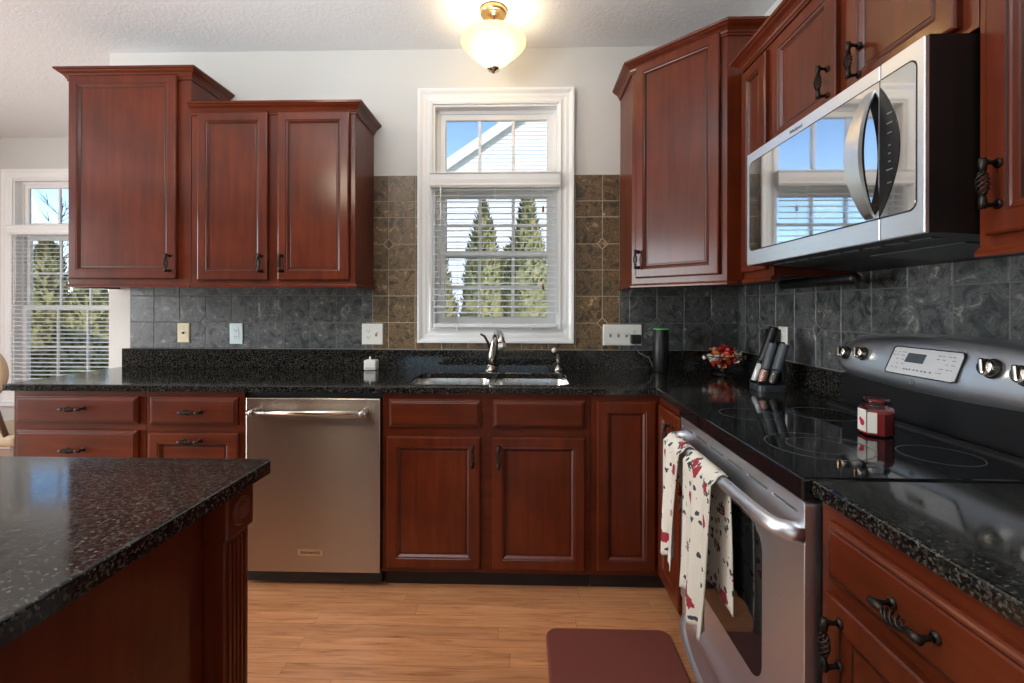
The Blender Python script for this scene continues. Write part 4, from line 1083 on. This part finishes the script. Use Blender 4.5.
# =================================================================== FLOOR MAT
b = MB(); b.poly(rrect(.086, .562, .95, 1.822, .045, 8), [], .0005, .017, bev=.010, bevseg=3)
n = N('burgundy_mat'); v = n.obj_coord(); f = n.noise(v, 220, 3); n.set(Base_Color=(.145,.034,.023), Roughness=.65); n.bump(f, .25, .002)
tag(obj('floor_mat', b, n.m, None, (.32,1.4,0)), 'burgundy cushioned floor mat with rounded corners by the stove', 'mat')

# =================================================================== DINING CHAIR (its back shows at the frame's edge)
CXh, CYh = -3.215, 2.62
root = thing('dining_chair', 'tan oval backed chair past the open end of the counter', 'chair', (CXh,CYh,0))
M_TAN = plain('tan_upholstery', (.42,.32,.20), .7)
M_CHW = plain('chair_wood', (.10,.05,.03), .4)
t = bmesh.new(); bmesh.ops.create_uvsphere(t, u_segments=32, v_segments=20, radius=1)
b = MB(); b.join(t, T(CXh,CYh,.875) @ Matrix.Diagonal((.222,.045,.185,1)), True); obj('backrest', b, M_TAN, root)
b = MB(); b.box(CXh-.23, CXh+.23, CYh+.03, CYh+.47, .43, .51, .03, seg=3); obj('seat', b, M_TAN, root)
for sx in (-1, 1):
    for yy in (CYh+.06, CYh+.44):
        b = MB(); b.tube([(CXh+sx*.20,yy,.44),(CXh+sx*.21,yy,.2),(CXh+sx*.215,yy+(.02 if yy > CYh+.2 else -.03),0)], [.022,.019,.014], 10); obj('leg', b, M_CHW, root)
    b = MB(); b.tube([(CXh+sx*.16,CYh+.06,.45),(CXh+sx*.15,CYh+.02,.60),(CXh+sx*.12,CYh+.005,.74)], .014, 8); obj('back_post', b, M_CHW, root)

# =================================================================== OUTSIDE
GZ = -.35
n = N('lawn'); v = n.obj_coord(); f = n.noise(v, 3, 6); n.set(Base_Color=n.ramp(f, [(.3,(.10,.13,.035)),(.7,(.26,.27,.10))]), Roughness=.9)
b = MB(); b.box(-40, 25, 2.86, 45, GZ-.2, GZ)
t = b; struct('ground_outside', t, n.m)
def mat_leaf(name, a, c, e):
    n = N(name); v = n.obj_coord(); f = n.noise(v, 9, 6, .7); geo = n.n('ShaderNodeNewGeometry')
    f2 = n.math('ADD', n.math('MULTIPLY', f, .6), n.math('MULTIPLY', geo.outputs['Random Per Island'], .4))
    n.set(Base_Color=n.ramp(f2, [(.25,a),(.5,c),(.75,e)]), Roughness=.7); return n.m
M_ARB = mat_leaf('arborvitae_foliage', (.028,.032,.011), (.135,.130,.045), (.36,.325,.13))
M_BARK = plain('bark', (.10,.07,.05), .9)
def arborvitae(label, x, y, r, h, seed, grp):
    random.seed(seed); root = thing('arborvitae_tree', label, 'tree', (x,y,GZ), grp)
    t = bmesh.new(); nz, na = 34, 26; rows = []
    prof = lambda u: (min(1, u*9)**.6)*(1-u)**.72*(1.0+.10*math.sin(u*9+seed)) + .012
    for i in range(nz+1):
        u = i/nz; rr = r*1.28*prof(u)
        rows.append([t.verts.new((x+rr*(1+random.uniform(-.10,.10))*math.cos(2*PI*k/na), y+rr*(1+random.uniform(-.10,.10))*math.sin(2*PI*k/na), GZ+.12+(h-.12)*u+random.uniform(-.03,.03))) for k in range(na)])
    for a, c in zip(rows, rows[1:]):
        for k in range(na): t.faces.new((a[k], a[(k+1)%na], c[(k+1)%na], c[k]))
    t.faces.new(rows[0][::-1]); t.faces.new(rows[-1])
    # upright sprays all over the crown
    for i in range(1500):
        u = random.random()**1.25; a = random.uniform(0, 2*PI); rr = r*1.28*prof(u)*random.uniform(.88,1.10)
        p = Vector((x+rr*math.cos(a), y+rr*math.sin(a), GZ+.15+(h-.15)*u)); L = random.uniform(.07,.15)
        out = Vector((math.cos(a), math.sin(a), 0)); tan = Vector((-math.sin(a), math.cos(a), 0)); w_ = random.uniform(.018,.035)
        d = (Vector((0,0,1))*.85+out*.45+tan*random.uniform(-.35,.35)).normalized(); sd = (tan+out*random.uniform(-.6,.6)).normalized()
        t.faces.new([t.verts.new(q) for q in (p-sd*w_*.4, p+sd*w_*.4, p+d*L*.55+sd*w_, p+d*L, p+d*L*.55-sd*w_)])
    obj('foliage', t, M_ARB, root)
    b = MB(); b.tube([(x,y,GZ),(x,y,GZ+.5)], [.06,.05], 8); obj('trunk', b, M_BARK, root)
G1 = 'arborvitae behind the sink window'
arborvitae('conical evergreen behind the middle of the sink window', -.80, 9.0, .50, 3.62, 1, None)
arborvitae('tallest conical evergreen behind the sink window', .06, 9.0, .52, 3.86, 2, None)
arborvitae('evergreen partly cut off by the cabinet side of the sink window', -1.78, 9.1, .46, 3.40, 4, None)
arborvitae('low evergreen filling the gap between the two tall conical ones', -.37, 11.0, .62, 3.05, 5, None)
arborvitae('evergreen showing at the stove side edge of the sink window', .98, 9.3, .50, 2.95, 6, None)
arborvitae('evergreen standing apart beyond the dining window', -7.70, 7.3, .40, 2.75, 7, None)
arborvitae('bushy evergreen beyond the middle of the dining window', -8.95, 8.3, .44, 2.55, 8, None)
arborvitae('bushy evergreen at the chair side of the dining window', -9.45, 7.0, .42, 2.60, 9, None)
arborvitae('evergreen just past the wall end in the dining window', -6.70, 7.0, .40, 2.55, 10, None)

def gable_house(label, cat, xl, xr, zeave, xap, zap, y, dep, slope_x, lap=.13):
    root = thing('neighbor_house', label, cat, ((xl+xr)/2, y, GZ))
    # lapped siding: stepped courses clipped by the gable
    t = bmesh.new(); z = GZ; zs = []
    def span(zz):
        if zz <= zeave: return xl, xr
        k = (zz-zeave)/(zap-zeave); return xl+(xap-xl)*k, xr+(xap-xr)*k
    while z < zap-.02:
        z2 = min(z+lap, zap-.01); a0, a1 = span(z); c0, c1 = span(z2)
        v = [t.verts.new(q) for q in ((a0,y-.018,z),(a1,y-.018,z),(c1,y,z2),(c0,y,z2))]; t.faces.new(v)
        w = [t.verts.new(q) for q in ((a0,y,z),(a1,y,z))]; t.faces.new((v[1], v[0], w[0], w[1]))
        z = z2
    bmesh.ops.recalc_face_normals(t, faces=t.faces[:])
    b = MB(); b.join(t)
    b.poly([(xl,GZ),(xr,GZ),(xr,zeave),(xap,zap),(xl,zeave)], [], -dep, -.005, XZ(y))
    obj('siding', b, plain('white_siding', (.78,.77,.78), .6), root)
    over = .35
    dL = Vector((xap-xl, zap-zeave)).normalized(); dR = Vector((xr-xap, zeave-zap)).normalized()
    pl = (xl-dL.x*over, zeave-dL.y*over); pr = (xr+dR.x*over, zeave+dR.y*over)
    b = MB(); b.sweep([(-.02,0),(.10,0),(.10,dep),(-.02,dep)], [pl,(xap,zap),pr], False, lambda a, c, h: (a, y+h, c+.0)); 
    obj('roof', b, plain('roof_shingle', (.16,.15,.15), .9), root)
    b = MB(); b.sweep([(-.03,-.36),(.27,-.36),(.27,-.30),(.10,-.30),(.10,-.001),(-.03,-.001)], [pl,(xap,zap),pr], False, lambda a, c, h: (a, y+h, c)); obj('rake_board', b, plain('white_trim_outside', (.85,.85,.85), .5), root)
    return root
# the rake seen in the sink window climbs from (-2.71, 6.36) to (-.37, 7.96) at y = 16
sl = (7.963-6.36)/(2.713-.366)
xap = 2.2; zap = 6.20+sl*(xap+2.713); xl = -3.6; ze = 6.20+sl*(xl+2.713)
gable_house('white sided gable house seen through the window above the sink', 'house', xl, 2*xap-xl, ze, xap, zap, 16.0, 8.0, 0)
h2 = gable_house('steep gabled house beyond the dining window', 'house', -24.25, -19.85, 2.94, -22.05, 8.75, 18.8, 6.0, 0)
h2.rotation_euler = (0, 0, math.radians(49))
# bare tree seen in the dining window
root = thing('bare_tree', 'thin leafless tree against the sky in the dining window', 'tree', (-15.85,15.5,GZ))
b = MB(); b.tube([(-15.85,15.5,GZ),(-15.8,15.5,2),(-15.87,15.5,3.6),(-15.82,15.5,5.0)], [.10,.06,.035,.012], 8); tk = obj('trunk', b, M_BARK, root)
random.seed(5)
for k in range(26):
    z = random.uniform(2.6,4.4); a = random.uniform(0,2*PI); L = random.uniform(.4,.9); b = MB()
    p = Vector((-15.84,15.5,z)); q = p+Vector((math.cos(a)*L*.5,math.sin(a)*L*.5,L*.5))
    for da in (-.5, .1, .7):
        r_ = q+Vector((math.cos(a+da)*L*.35,math.sin(a+da)*L*.35,L*(.45-.1*da))); b.tube([p,q,r_] if da == .1 else [q,q+(r_-q)*.5,r_], [.012,.008,.003], 4)
    obj('branch', b, M_BARK, tk)
